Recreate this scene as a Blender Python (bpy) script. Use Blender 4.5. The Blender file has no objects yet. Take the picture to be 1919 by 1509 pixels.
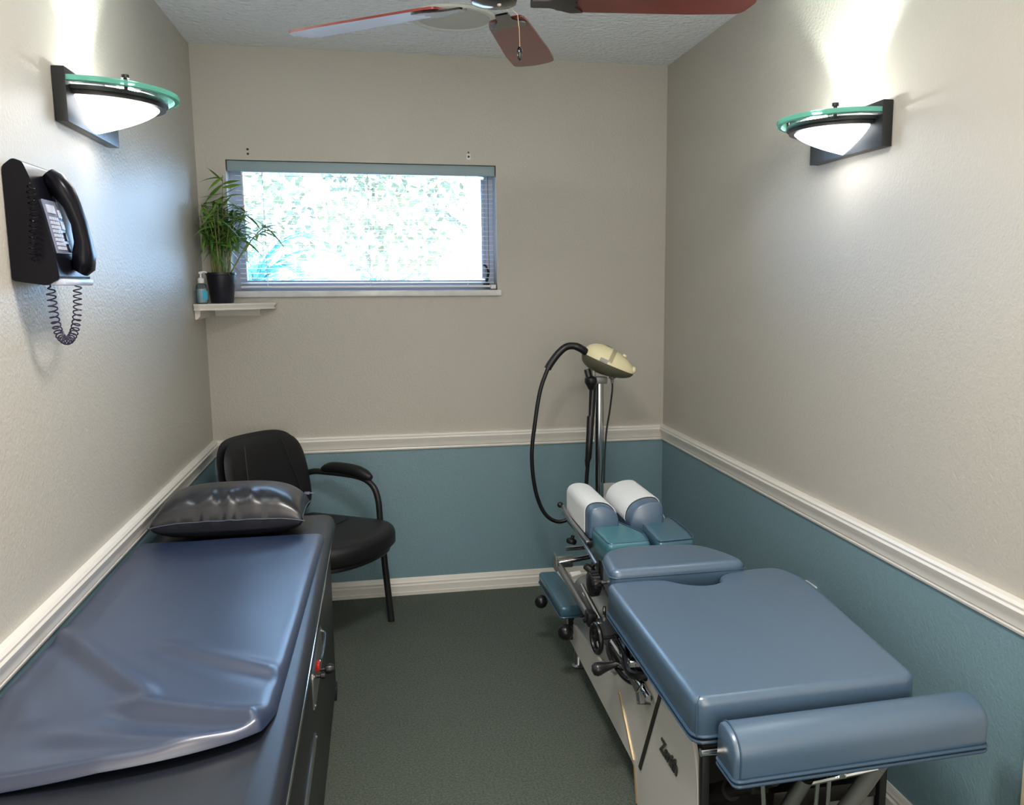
import bpy, bmesh, math, random
from mathutils import Vector, Matrix, noise
random.seed(7)
S = bpy.context.scene
COL = S.collection
PI = math.pi

# ------------------------------------------------------------------ camera
cam_d = bpy.data.cameras.new('camera'); cam = bpy.data.objects.new('camera', cam_d); COL.objects.link(cam)
R_ = ((0.97983625, -0.19976785, -0.00370377), (0.03347365, 0.14585243, 0.9887399), (0.19697824, 0.96892718, -0.14959846))
cam.matrix_world = Matrix(((R_[0][0], R_[1][0], -R_[2][0], 0.73005662), (R_[0][1], R_[1][1], -R_[2][1], -4.06696572),
                           (R_[0][2], R_[1][2], -R_[2][2], 1.45270332), (0, 0, 0, 1)))
cam_d.sensor_width = 36; cam_d.lens = 1652.923 / 1919 * 36
cam_d.shift_x = -86.8 / 1919; cam_d.shift_y = 26.78 / 1919
cam_d.clip_start = 0.02
S.camera = cam

# ------------------------------------------------------------------ light and exposure
S.view_settings.view_transform = 'Standard'; S.view_settings.look = 'None'
S.view_settings.gamma = 1.0; S.view_settings.use_curve_mapping = False
S.view_settings.exposure = 0.68
w = bpy.data.worlds.new('daylight'); S.world = w; w.use_nodes = True
bg = w.node_tree.nodes['Background']; bg.inputs[0].default_value = (0.42, 0.66, 1.0, 1); bg.inputs[1].default_value = 8.5

def area(name, loc, size, power, col, rot=(0, 0, 0), sy=None, portal=False):
    l = bpy.data.lights.new(name, 'AREA'); l.energy = power; l.color = col; l.size = size
    if sy: l.shape = 'RECTANGLE'; l.size_y = sy
    o = bpy.data.objects.new(name, l); COL.objects.link(o); o.location = loc; o.rotation_euler = rot
    if portal: l.cycles.is_portal = True
    return o
area('window_portal', (0.70, 0.19, 1.70), 1.14, 1, (1, 1, 1), (-PI/2, 0, 0), 0.54, portal=True)
area('entry_ceiling_lamp', (0.95, -4.05, 2.41), 0.5, 8, (1.0, 0.78, 0.58))
area('overhead_fill', (0.90, -2.50, 2.41), 0.4, 20, (1.0, 0.95, 0.9))  # fill light added over the tables; no fixture is known there
area('front_fill', (1.05, -4.84, 1.25), 1.5, 20, (1.0, 0.95, 0.90), (PI/2, 0, 0), 2.1)  # broad soft fill added behind the camera; the front wall has no opening
sun = bpy.data.lights.new('sun', 'SUN'); sun.energy = 6.0; sun.angle = 0.02; sun.color = (1, 0.96, 0.88)
so = bpy.data.objects.new('sun', sun); COL.objects.link(so); so.rotation_euler = (math.radians(-28), math.radians(28), 0)

# ------------------------------------------------------------------ materials
MATS = {}
def mat(name, col, rough=0.5, metal=0.0, bump=None, var=None, coat=0.0, spec=None, emit=None, trans=0.0, sheen=0.0, ior=None):
    """bump=(scale, strength, distance[, detail]); var=(scale, amount, colour2)"""
    if name in MATS: return MATS[name]
    m = bpy.data.materials.new(name); m.use_nodes = True; nt = m.node_tree; N = nt.nodes; L = nt.links
    b = N['Principled BSDF']
    b.inputs['Base Color'].default_value = (*col, 1); b.inputs['Roughness'].default_value = rough
    b.inputs['Metallic'].default_value = metal; b.inputs['Coat Weight'].default_value = coat
    b.inputs['Coat Roughness'].default_value = 0.32 if 'vinyl' in name else 0.15
    b.inputs['Transmission Weight'].default_value = trans
    if ior: b.inputs['IOR'].default_value = ior
    b.inputs['Sheen Weight'].default_value = sheen
    if spec is not None: b.inputs['Specular IOR Level'].default_value = spec
    if emit: b.inputs['Emission Color'].default_value = (*emit[0], 1); b.inputs['Emission Strength'].default_value = emit[1]
    tc = N.new('ShaderNodeTexCoord')
    if bump:
        n = N.new('ShaderNodeTexNoise'); n.inputs['Scale'].default_value = bump[0]; n.inputs['Detail'].default_value = bump[3] if len(bump) > 3 else 3
        L.new(tc.outputs['Object'], n.inputs['Vector'])
        bp = N.new('ShaderNodeBump'); bp.inputs['Strength'].default_value = bump[1]; bp.inputs['Distance'].default_value = bump[2]
        L.new(n.outputs['Fac'], bp.inputs['Height']); L.new(bp.outputs['Normal'], b.inputs['Normal'])
        m['bump'] = 1
    if var:
        n = N.new('ShaderNodeTexNoise'); n.inputs['Scale'].default_value = var[0]; n.inputs['Detail'].default_value = 4
        L.new(tc.outputs['Object'], n.inputs['Vector'])
        r = N.new('ShaderNodeMapRange'); r.inputs[1].default_value = .35; r.inputs[2].default_value = .65; r.inputs[4].default_value = var[1]
        L.new(n.outputs['Fac'], r.inputs[0])
        mx = N.new('ShaderNodeMix'); mx.data_type = 'RGBA'; mx.inputs[6].default_value = (*col, 1); mx.inputs[7].default_value = (*var[2], 1)
        L.new(r.outputs[0], mx.inputs[0]); L.new(mx.outputs[2], b.inputs['Base Color'])
    MATS[name] = m
    return m

def wall_mat():
    m = mat('painted_wall', (0.50, 0.455, 0.40), 0.42, spec=0.5)
    nt = m.node_tree; N = nt.nodes; L = nt.links; b = N['Principled BSDF']
    tc = N.new('ShaderNodeTexCoord'); sx = N.new('ShaderNodeSeparateXYZ'); L.new(tc.outputs['Object'], sx.inputs[0])
    lt = N.new('ShaderNodeMath'); lt.operation = 'LESS_THAN'; lt.inputs[1].default_value = 0.73; L.new(sx.outputs['Z'], lt.inputs[0])
    mx = N.new('ShaderNodeMix'); mx.data_type = 'RGBA'
    mx.inputs[6].default_value = (0.49, 0.465, 0.41, 1); mx.inputs[7].default_value = (0.185, 0.300, 0.345, 1)
    L.new(lt.outputs[0], mx.inputs[0]); L.new(mx.outputs[2], b.inputs['Base Color'])
    n = N.new('ShaderNodeTexNoise'); n.inputs['Scale'].default_value = 75; n.inputs['Detail'].default_value = 3; n.inputs['Roughness'].default_value = .55
    L.new(tc.outputs['Object'], n.inputs['Vector'])
    n2 = N.new('ShaderNodeTexNoise'); n2.inputs['Scale'].default_value = 130; n2.inputs['Detail'].default_value = 2
    L.new(tc.outputs['Object'], n2.inputs['Vector'])
    ad = N.new('ShaderNodeMath'); ad.operation = 'ADD'; L.new(n.outputs['Fac'], ad.inputs[0]); L.new(n2.outputs['Fac'], ad.inputs[1])
    bp = N.new('ShaderNodeBump'); bp.inputs['Strength'].default_value = 0.40; bp.inputs['Distance'].default_value = 0.003
    L.new(ad.outputs[0], bp.inputs['Height']); L.new(bp.outputs['Normal'], b.inputs['Normal'])
    return m
M_wall = wall_mat()
M_ceil = mat('ceiling_texture', (0.88, 0.92, 0.94), 0.8, bump=(45, 1.0, 0.022, 5))
M_trim = mat('white_trim_paint', (0.78, 0.75, 0.69), 0.3)
M_carpet = mat('carpet_pile', (0.085, 0.118, 0.100), 0.95, bump=(300, 1.0, 0.008, 4), var=(150, 1.0, (0.175, 0.190, 0.160)), spec=.15)
M_blk = mat('black_vinyl', (0.011, 0.014, 0.022), 0.36, bump=(500, 0.08, 0.001), spec=0.6)
M_sheet = mat('soft_black_vinyl', (0.012, 0.027, 0.074), 0.38, bump=(700, 0.06, 0.001), spec=1.0, coat=.6)
M_pil = mat('glossy_black_vinyl', (0.012, 0.013, 0.018), 0.30, spec=0.8)
M_chair = mat('chair_black_leather', (0.009, 0.009, 0.011), 0.5, bump=(350, 0.3, 0.001), spec=.4)
M_bp = mat('black_plastic', (0.008, 0.008, 0.010), 0.32)
M_bm = mat('black_metal', (0.02, 0.022, 0.023), 0.35, metal=0.3)
M_lam = mat('black_laminate', (0.012, 0.013, 0.014), 0.45)
M_blue = mat('blue_vinyl', (0.072, 0.130, 0.205), 0.34, bump=(300, 0.12, 0.001), spec=0.9, coat=.5)
M_blue2 = mat('blue_vinyl_worn', (0.055, 0.200, 0.235), 0.33, bump=(300, 0.12, 0.001), spec=.6, var=(9, 1.0, (0.05, 0.17, 0.24)))
M_blue3 = mat('blue_vinyl_deep', (0.045, 0.130, 0.190), 0.33, bump=(300, 0.12, 0.001), spec=0.8, coat=.3)
M_pipe = mat('blue_vinyl_piping', (0.045, 0.09, 0.15), 0.35)
M_chrome = mat('chrome', (0.75, 0.76, 0.78), 0.12, metal=1.0)
M_steel = mat('brushed_steel', (0.42, 0.42, 0.42), 0.32, metal=1.0)
M_grey = mat('grey_casting', (0.22, 0.23, 0.22), 0.38, metal=.5)
M_enam = mat('light_grey_enamel', (0.72, 0.70, 0.66), 0.25)
M_dark = mat('dark_steel', (0.035, 0.032, 0.03), 0.4, metal=.7)
M_brass = mat('brass_strip', (0.6, 0.45, 0.25), 0.35, metal=.8)
M_white = mat('white_plastic', (0.75, 0.76, 0.76), 0.4)
M_paper = mat('white_crepe_paper', (0.80, 0.83, 0.85), 0.85, bump=(250, .3, .001))
M_cream = mat('cream_plastic', (0.90, 0.82, 0.52), 0.35)
M_tan = mat('tan_band', (0.50, 0.43, 0.26), 0.4)
M_olive = mat('olive_plastic', (0.10, 0.10, 0.065), 0.4)
M_blind = mat('blind_white', (0.80, 0.82, 0.86), 0.35)
M_rail = mat('blind_headrail_blue', (0.27, 0.36, 0.40), 0.4)
M_alum = mat('window_aluminium', (0.42, 0.46, 0.56), 0.4, metal=.2)
M_marble = mat('marble_sill', (0.75, 0.75, 0.75), 0.2, var=(14, 0.5, (0.5, 0.5, 0.52)))
M_fan = mat('cherry_wood', (0.170, 0.018, 0.013), 0.30, bump=(30, .05, .001), coat=.4, var=(12, .8, (0.11, 0.012, 0.009)))
M_blkgloss = mat('gloss_black_metal', (0.006, 0.006, 0.008), 0.12, metal=0.0, coat=.6)
M_grille = mat('speaker_grille', (0.56, 0.56, 0.50), 0.6, bump=(900, .3, .001))
M_soil = mat('soil', (0.02, 0.014, 0.01), 0.9)
M_stem = mat('bamboo_stem', (0.13, 0.17, 0.045), 0.4, var=(30, .7, (0.35, 0.30, 0.14)))
M_leaf = mat('leaf_green', (0.075, 0.185, 0.040), 0.38, var=(6, 1, (0.17, 0.30, 0.07)))
M_leafl = mat('leaf_light_green', (0.24, 0.40, 0.06), 0.4, var=(8, 1, (0.14, 0.28, 0.05)))
M_pot = mat('black_pot', (0.006, 0.006, 0.014), 0.4)
M_frond = mat('palm_frond', (0.07, 0.27, 0.27), 0.5)
M_bush = mat('foliage_outside', (0.21, 0.20, 0.09), 0.6, var=(1.6, 1, (0.11, 0.115, 0.08)), spec=.2)
M_bark = mat('bark', (0.35, 0.30, 0.25), 0.9)
M_fence = mat('white_stucco', (0.80, 0.80, 0.78), 0.8)
M_ground = mat('pale_ground', (0.60, 0.58, 0.52), 0.9)
M_red = mat('red_plastic', (0.45, 0.02, 0.01), 0.3)
M_ph = mat('phone_black', (0.004, 0.004, 0.007), 0.28, spec=.18)
M_key = mat('phone_keypad_grey', (0.16, 0.18, 0.26), 0.25)
M_btn = mat('phone_button_grey', (0.50, 0.54, 0.66), 0.3)
M_card = mat('phone_card', (0.62, 0.68, 0.36), 0.5)
M_warm = mat('door_casing_warm_lit', (0.85, 0.72, 0.52), 0.35)  # white casing, with the peach of warm light put into its colour
M_badge = mat('badge_metal', (0.07, 0.065, 0.06), 0.3, metal=.7)
M_shade = mat('frosted_lamp_glass', (0.9, 0.92, 0.95), 0.4, emit=((0.93, 0.96, 1.0), 5.0))

def clear_mat(name, col, ref=0.08, rough=0.03, edge=(0.2, 0.8, 0.6)):
    m = bpy.data.materials.new(name); m.use_nodes = True; nt = m.node_tree; N = nt.nodes; L = nt.links
    N.remove(N['Principled BSDF']); out = N['Material Output']
    t = N.new('ShaderNodeBsdfTransparent'); t.inputs[0].default_value = (*col, 1)
    g = N.new('ShaderNodeBsdfGlossy'); g.inputs['Roughness'].default_value = rough
    f = N.new('ShaderNodeFresnel'); f.inputs[0].default_value = 1.45
    mx = N.new('ShaderNodeMixShader'); L.new(f.outputs[0], mx.inputs[0]); L.new(t.outputs[0], mx.inputs[1]); L.new(g.outputs[0], mx.inputs[2])
    L.new(mx.outputs[0], out.inputs[0])
    return m
M_pane = clear_mat('window_glass', (0.95, 0.98, 1.0))
M_gtop = clear_mat('lamp_glass_plate', (0.93, 0.98, 0.96))
M_bottle = clear_mat('clear_bottle', (0.80, 0.90, 0.93))
M_gel = clear_mat('clear_gel', (0.72, 0.88, 0.95))
M_gedge = mat('green_glass_edge', (0.30, 0.80, 0.66), 0.12, trans=0.6, ior=1.1)

# ------------------------------------------------------------------ mesh helpers
class MB:
    def __init__(s): s.v = []; s.f = []
    def add(s, vs, fs):
        o = len(s.v); s.v += [tuple(p) for p in vs]; s.f += [tuple(i + o for i in f) for f in fs]; return s
    def bm(s, b):
        b.verts.index_update(); s.add([v.co[:] for v in b.verts], [[v.index for v in f.verts] for f in b.faces]); b.free(); return s
    def box(s, x0, x1, y0, y1, z0, z1, r=0.0, seg=2, mtx=None):
        b = bmesh.new(); bmesh.ops.create_cube(b, size=1)
        for v in b.verts: v.co = Vector(((x0 + x1)/2 + v.co.x*(x1-x0), (y0+y1)/2 + v.co.y*(y1-y0), (z0+z1)/2 + v.co.z*(z1-z0)))
        if r > 0: bmesh.ops.bevel(b, geom=b.edges[:], offset=r, segments=seg, affect='EDGES', profile=.5)
        if mtx: b.transform(mtx)
        return s.bm(b)
    def obox(s, c, ax, ay, az, hx, hy, hz, r=0, seg=2):
        """oriented box: axes ax, ay, az unit vectors, half sizes"""
        m = Matrix((ax, ay, az)).transposed().to_4x4(); m.translation = Vector(c)
        return s.box(-hx, hx, -hy, hy, -hz, hz, r, seg, m)
    def tube(s, pts, r, n=10, cap=True, closed=False):
        pts = [Vector(p) for p in pts]; k = len(pts)
        rs = r if isinstance(r, (list, tuple)) else [r]*k
        t0 = (pts[1]-pts[0]).normalized(); up = Vector((0, 0, 1)) if abs(t0.z) < .9 else Vector((1, 0, 0))
        nrm = t0.cross(up).normalized(); vs = []; 
        for i, p in enumerate(pts):
            if closed: t = (pts[(i+1) % k]-pts[i-1]).normalized()
            else: t = (pts[min(i+1, k-1)]-pts[max(i-1, 0)]).normalized()
            nrm = (nrm - t*nrm.dot(t)).normalized(); bn = t.cross(nrm)
            for j in range(n):
                a = 2*PI*j/n; vs.append(p + (nrm*math.cos(a)+bn*math.sin(a))*rs[i])
        fs = []
        for i in range(k if closed else k-1):
            a = i*n; c = ((i+1) % k)*n
            for j in range(n): fs.append((a+j, a+(j+1) % n, c+(j+1) % n, c+j))
        if cap and not closed: fs.append(tuple(range(n))[::-1]); fs.append(tuple(range((k-1)*n, k*n)))
        return s.add(vs, fs)
    def lathe(s, prof, c=(0, 0, 0), axis=(0, 0, 1), n=24, sx=1, sy=1):
        """prof: list of (radius, height) along the axis"""
        z = Vector(axis).normalized(); x = z.orthogonal().normalized()
        if abs(z.z) > .99: x = Vector((1, 0, 0))
        y = z.cross(x); c = Vector(c); vs = []; fs = []
        for (r, h) in prof:
            for j in range(n):
                a = 2*PI*j/n; vs.append(c + x*(r*math.cos(a)*sx) + y*(r*math.sin(a)*sy) + z*h)
        for i in range(len(prof)-1):
            for j in range(n): fs.append((i*n+j, i*n+(j+1) % n, (i+1)*n+(j+1) % n, (i+1)*n+j))
        if prof[0][0] > 1e-6: fs.append(tuple(range(n))[::-1])
        if prof[-1][0] > 1e-6: fs.append(tuple(range((len(prof)-1)*n, len(prof)*n)))
        return s.add(vs, fs)
    def ball(s, c, rx, ry, rz, n=16):
        b = bmesh.new(); bmesh.ops.create_uvsphere(b, u_segments=n, v_segments=max(6, n//2), radius=1)
        for v in b.verts: v.co = Vector((c[0]+v.co.x*rx, c[1]+v.co.y*ry, c[2]+v.co.z*rz))
        return s.bm(b)
    def prism(s, poly, d, fr=None):
        """poly: 3D points, extruded by vector d"""
        k = len(poly); d = Vector(d); vs = [Vector(p) for p in poly] + [Vector(p)+d for p in poly]
        fs = [tuple(range(k)), tuple(range(k, 2*k))[::-1]] + [(i, i+k, (i+1) % k+k, (i+1) % k) for i in range(k)]
        return s.add(vs, fs)
    def cushion(s, out, z0, z1, r, rb=0.004, seg=6, crown=0.0):
        """upholstered slab from a counter-clockwise (x,y) outline with a rounded top edge"""
        P = [Vector(p) for p in out]; k = len(P); nr = []
        for i in range(k):
            a = (P[i]-P[i-1]); b = (P[(i+1) % k]-P[i]); t = (a.normalized()+b.normalized())
            t.normalize(); nv = Vector((t.y, -t.x)); c = max(.5, nv.dot(Vector((b.normalized().y, -b.normalized().x)))); nr.append(nv/c)
        rings = [(rb, z0), (0, z0+rb)]
        for q in range(seg+1):
            a = PI/2*q/seg; rings.append((r*(1-math.cos(a)), z1-r+r*math.sin(a)))
        rings.append((r+.003, z1+crown*.2)); 
        if crown: rings.append((r+.03, z1+crown))
        vs = []; fs = []
        for ins, z in rings:
            Q = [P[i]-nr[i]*ins for i in range(k)]
            for it in range(30):
                bad = [i for i in range(k) if (Q[(i+1) % k]-Q[i]).length > 1e-7 and (Q[(i+1) % k]-Q[i]).dot(P[(i+1) % k]-P[i]) <= 0]
                if not bad: break
                for i in bad: mq = (Q[i]+Q[(i+1) % k])/2; Q[i] = mq.copy(); Q[(i+1) % k] = mq.copy()
                Q = [(Q[i-1]+Q[i]*2+Q[(i+1) % k])/4 if (i in bad or (i-1) % k in bad) else Q[i] for i in range(k)]
            for q in Q: vs.append((q.x, q.y, z))
        for j in range(len(rings)-1):
            for i in range(k): fs.append((j*k+i, j*k+(i+1) % k, (j+1)*k+(i+1) % k, (j+1)*k+i))
        fs.append(tuple(range(k))[::-1]); fs.append(tuple(range((len(rings)-1)*k, len(rings)*k)))
        return s.add(vs, fs)

def rpoly(pts, r, n=4):
    """round the corners of a polygon; r may be a list"""
    out = []; k = len(pts)
    for i in range(k):
        rr = r[i] if isinstance(r, (list, tuple)) else r
        p = Vector(pts[i]); a = Vector(pts[i-1])-p; b = Vector(pts[(i+1) % k])-p
        if rr <= 0: out.append(tuple(p)); continue
        ra = min(rr, a.length*.48); rb_ = min(rr, b.length*.48); A = p+a.normalized()*ra; B = p+b.normalized()*rb_
        for q in range(n+1):
            t = q/n; out.append(tuple(A*(1-t)**2 + p*2*t*(1-t) + B*t*t))
    return out

def curve(pts, n=8):
    """Catmull-Rom"""
    P = [Vector(p) for p in pts]; P = [P[0]*2-P[1]] + P + [P[-1]*2-P[-2]]; o = []
    for i in range(1, len(P)-2):
        for q in range(n):
            t = q/n; o.append(.5*((2*P[i]) + (-P[i-1]+P[i+1])*t + (2*P[i-1]-5*P[i]+4*P[i+1]-P[i+2])*t*t + (-P[i-1]+3*P[i]-3*P[i+1]+P[i+2])*t**3))
    o.append(P[-2]); return o

def smooth(me, ang=40):
    for p in me.polygons: p.use_smooth = True
    me.set_sharp_from_angle(angle=math.radians(ang))

def mesh_obj(name, mb, m, parent=None, local=False, sm=40, label=None):
    me = bpy.data.meshes.new(name); off = Vector((0, 0, 0))
    if parent is not None and not local:
        r = parent
        while r is not None: off += r.location; r = r.parent
    me.from_pydata([tuple(Vector(v)-off) for v in mb.v], [], mb.f); me.update()
    b = bmesh.new(); b.from_mesh(me); bmesh.ops.recalc_face_normals(b, faces=b.faces[:]); b.to_mesh(me); b.free()
    if sm: smooth(me, sm)
    me.materials.append(m); o = bpy.data.objects.new(name, me); COL.objects.link(o)
    if parent is not None: o.parent = parent
    if label: o['label'] = label
    return o

def thing(name, label, cat, loc, rz=0, group=None):
    o = bpy.data.objects.new(name, None); COL.objects.link(o); o.location = loc; o.rotation_euler = (0, 0, rz)
    o.empty_display_size = .05
    o['label'] = label; o['category'] = cat
    if group: o['group'] = group
    return o
def tag(o, label, cat, group=None):
    o['label'] = label; o['category'] = cat
    if group: o['group'] = group
    return o
def struct(name, mb, m, sm=40):
    o = mesh_obj(name, mb, m, sm=sm); o['kind'] = 'structure'; return o
part = mesh_obj

# ------------------------------------------------------------------ room shell
W = 2.077; H = 2.44; YF = -4.9; T = 0.12
WX0, WX1, WZ0, WZ1 = 0.118, 1.274, 1.425, 1.978
struct('floor', MB().box(-T, W+T, YF, 0.2, -0.1, 0), M_carpet)
struct('ceiling', MB().box(-T, W+T, YF, 0.2, H, H+.1), M_ceil)
b = MB()
b.box(-T, WX0, 0, .2, 0, H); b.box(WX1, W+T, 0, .2, 0, H); b.box(WX0, WX1, 0, .2, 0, WZ0); b.box(WX0, WX1, 0, .2, WZ1, H)
struct('wall_back', b, M_wall, sm=0)
struct('wall_left', MB().box(-T, 0, YF, 0, 0, H), M_wall)
DY0, DY1, DZ = -3.42, -2.62, 2.05
b = MB(); b.box(W, W+T, DY1, 0, 0, H); b.box(W, W+T, YF, DY0, 0, H); b.box(W, W+T, DY0, DY1, DZ, H)
struct('wall_right', b, M_wall, sm=0)
struct('wall_front', MB().box(-T, W+T, YF-T, YF, 0, H), M_wall)
# door in the right wall, whose casing shows at the photograph's right edge
d1 = struct('door_1', MB().box(W+.03, W+.07, DY0, DY1, 0.01, DZ), M_trim)
for (z0, z1) in ((.15, .95), (1.1, 1.9)):
    for (y0, y1) in ((DY0+.1, DY0+.37), (DY1-.37, DY1-.1)):
        part('panel', MB().box(W+.02, W+.032, y0, y1, z0, z1, .008), M_trim, d1)
part('handle', MB().lathe([(.012, 0), (.012, .04), (.027, .045), (.03, .06), (.02, .075), (0, .078)], (W+.03, DY1-.07, .95), (-1, 0, 0), 16), M_chrome, d1)
b = MB()
for (y0, y1) in ((DY1, DY1+.085), (DY0-.085, DY0)):
    b.box(W-.018, W, y0, y1, 0, DZ+.085, .004)
b.box(W-.018, W, DY0, DY1, DZ, DZ+.085, .004)
struct('trim_1', b, M_warm)

def profile_run(prof, a, bpt, inward, z0=0):
    """prof: (out, z) pairs closed against the wall; swept straight from a to b; mitre at inside corners handled by overlap"""
    A = Vector((*a, 0)); B = Vector((*bpt, 0)); n = Vector((*inward, 0)); m = MB()
    return m.prism([A + n*o + Vector((0, 0, z+z0)) for o, z in prof], B-A)
rail_p = [(0, .697), (.008, .697), (.010, .703), (.008, .708), (.012, .712), (.013, .722), (.016, .733), (.022, .745), (.024, .752), (.021, .758), (.022, .764), (.018, .771), (0, .772)]
base_p = [(0, 0), (.016, 0), (.017, .016), (.014, .018), (.014, .024), (.015, .046), (.010, .052), (.011, .060), (.007, .068), (.007, .076), (.004, .082), (0, .082)]
def runs(nm, prof):
    for side, a, bb, n in (('back', (0, 0), (W, 0), (0, -1)), ('left', (0, 0), (0, YF), (1, 0)), ('right', (W, 0), (W, DY1+.085), (-1, 0))):
        o = struct('%s_%s' % (nm, side) if nm == 'baseboard' else 'trim_%d' % {'back': 2, 'left': 3, 'right': 4}[side], profile_run(prof, a, bb, n), M_trim, sm=30)
runs('rail', rail_p); runs('baseboard', base_p)

# ------------------------------------------------------------------ window
win = struct('window_1', MB().box(WX0, .165, .12, .16, WZ0, WZ1).box(1.232, WX1, .12, .16, WZ0, WZ1)
             .box(.165, 1.232, .12, .16, WZ0, 1.470).box(.165, 1.232, .12, .16, 1.945, WZ1), M_alum, sm=0)
part('pane', MB().box(.165, 1.232, .138, .142, 1.470, 1.945), M_pane, win, sm=0)
b = MB().box(1.217, 1.234, .112, .121, 1.475, 1.93, .003)
part('sash_stile', b, M_alum, win)
b = MB().box(WX0-.004, WX1+.016, -.018, .12, 1.398, WZ0, .003)
part('window_sill', b, M_marble, win)
b = MB().tube(curve([(1.236, .10, 1.46), (1.243, .085, 1.50), (1.232, .08, 1.53), (1.222, .085, 1.54)], 5), .006, 8).box(1.222, 1.25, .095, .12, 1.435, 1.455, .003)
part('crank_handle', b, M_bm, win)

# horizontal blind, its slats open
bl = thing('window_blind', 'white horizontal mini blind with open slats hanging in the window recess', 'blind', (0.70, .05, WZ1))
part('headrail', MB().box(.122, 1.270, .012, .055, 1.932, 1.976, .002), M_rail, bl)
part('bottom_rail', MB().box(.150, 1.262, .024, .050, 1.436, 1.446, .003), M_blind, bl)
sl_me = None
nsl = 23
for i in range(nsl):
    z = 1.460 + i*.0208
    if sl_me is None:
        mb = MB(); pr = [(-.0125, -.0014), (-.006, .0002), (0, .0007), (.006, .0002), (.0125, -.0014)]
        th = math.radians(4); poly = []
        for (u, h) in pr: poly.append((0, u*math.cos(th)-h*math.sin(th), u*math.sin(th)+h*math.cos(th)+.0003))
        for (u, h) in pr[::-1]: poly.append((0, u*math.cos(th)-h*math.sin(th), u*math.sin(th)+h*math.cos(th)-.0003))
        mb.prism(poly, (1.112, 0, 0)); o = mesh_obj('slat', mb, M_blind, bl, local=True, sm=60); sl_me = o.data
    else:
        o = bpy.data.objects.new('slat', sl_me); COL.objects.link(o); o.parent = bl
    o.location = (.150-.70, .037-.05, z-WZ1)
for cx in (.262, .705, 1.142):
    part('ladder_cord', MB().tube([(cx, .0235, 1.94), (cx, .0235, 1.44)], .0011, 5).tube([(cx, .0505, 1.94), (cx, .0505, 1.44)], .0009, 5), M_blind, bl)
part('lift_cord', MB().tube([(1.238, .018, 1.94), (1.238, .015, 1.6), (1.240, .016, 1.50)], .0012, 5), M_bm, bl)
part('tilt_wand', MB().tube([(.180, .016, 1.94), (.184, .012, 1.55)], .0035, 6), M_white, bl)
part('end_bracket', MB().box(1.244, 1.270, .010, .045, 1.428, 1.448, .004).lathe([(.007, 0), (.007, .003)], (1.257, .010, 1.438), (0, -1, 0), 10), M_white, bl)

# old bracket screw marks above the window
for i, (x, z, lab, white) in enumerate(((.212, 2.012, 'pair of dark screw holes in wall above left end of window', 0), (1.152, 2.020, 'small white bracket with dark screw above right end of window', 1))):
    t = thing('screw_mount', lab, 'screw', (x, -.001, z), group=None)
    if white:
        part('bracket_plate', MB().box(x-.009, x+.009, -.004, -.0002, z-.020, z+.006, .001), M_white, t)
        part('screw', MB().lathe([(.005, 0), (.005, .003), (.003, .005)], (x, -.003, z-.007), (0, -1, 0), 10), M_dark, t)
        part('screw', MB().lathe([(.004, 0), (.003, .002)], (x, -.0004, z+.012), (0, -1, 0), 10), M_dark, t)
    else:
        for dz in (-.009, .010):
            part('screw', MB().lathe([(.0048, 0), (.0048, .002), (.003, .004)], (x, -.0004, z+dz), (0, -1, 0), 10), M_dark, t)

# ------------------------------------------------------------------ outside
g = MB().box(-9, 10, .2, 14, .5, .6); struct('trim_5', g, M_ground)  # slab of pale yard ground outside the window
f = mesh_obj('garden_wall', MB().box(-9, 10, 7.8, 8.0, .6, 1.55), M_fence); tag(f, 'low white stucco wall across the yard seen through the window', 'wall')
def tree(x, y, h, r, n, lab, seed):
    rnd = random.Random(seed); t = thing('garden_tree', lab, 'tree', (x, y, .6), group=None)
    part('trunk', MB().tube(curve([(x, y, .6), (x+.04, y, 1.3), (x-.03, y+.02, h-r*.6)], 4), [.07]*9, 8), M_bark, t)
    mb = MB()
    for i in range(n):
        d = Vector((rnd.gauss(0, 1), rnd.gauss(0, .7), rnd.gauss(0, 1))).normalized()*(r*rnd.random()**.4)
        c = Vector((x, y, h)) + Vector((d.x, d.y, d.z*1.2)); a = Vector((rnd.uniform(-1, 1), rnd.uniform(-1, 1), rnd.uniform(-1.2, .3))).normalized()
        bb = a.cross(Vector((rnd.uniform(-1, 1), rnd.uniform(-1, 1), rnd.uniform(-1, 1)))).normalized(); L_ = rnd.uniform(.07, .15); w_ = L_*.24
        mb.add([c, c+a*L_*.5+bb*w_, c+a*L_, c+a*L_*.5-bb*w_], [(0, 1, 2, 3)])
    o = part('crown', mb, M_bush, t, sm=0); o['kind'] = 'stuff'
tree(-.35, 4.9, 2.0, .6, 420, 'pale leafy tree nearest the left end of the window view', 1)
tree(.95, 6.2, 2.4, .8, 900, 'full leafy tree in the middle of the window view', 2)
tree(2.9, 6.8, 2.3, .75, 500, 'thin leafy tree toward the right of the window view', 3)
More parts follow.
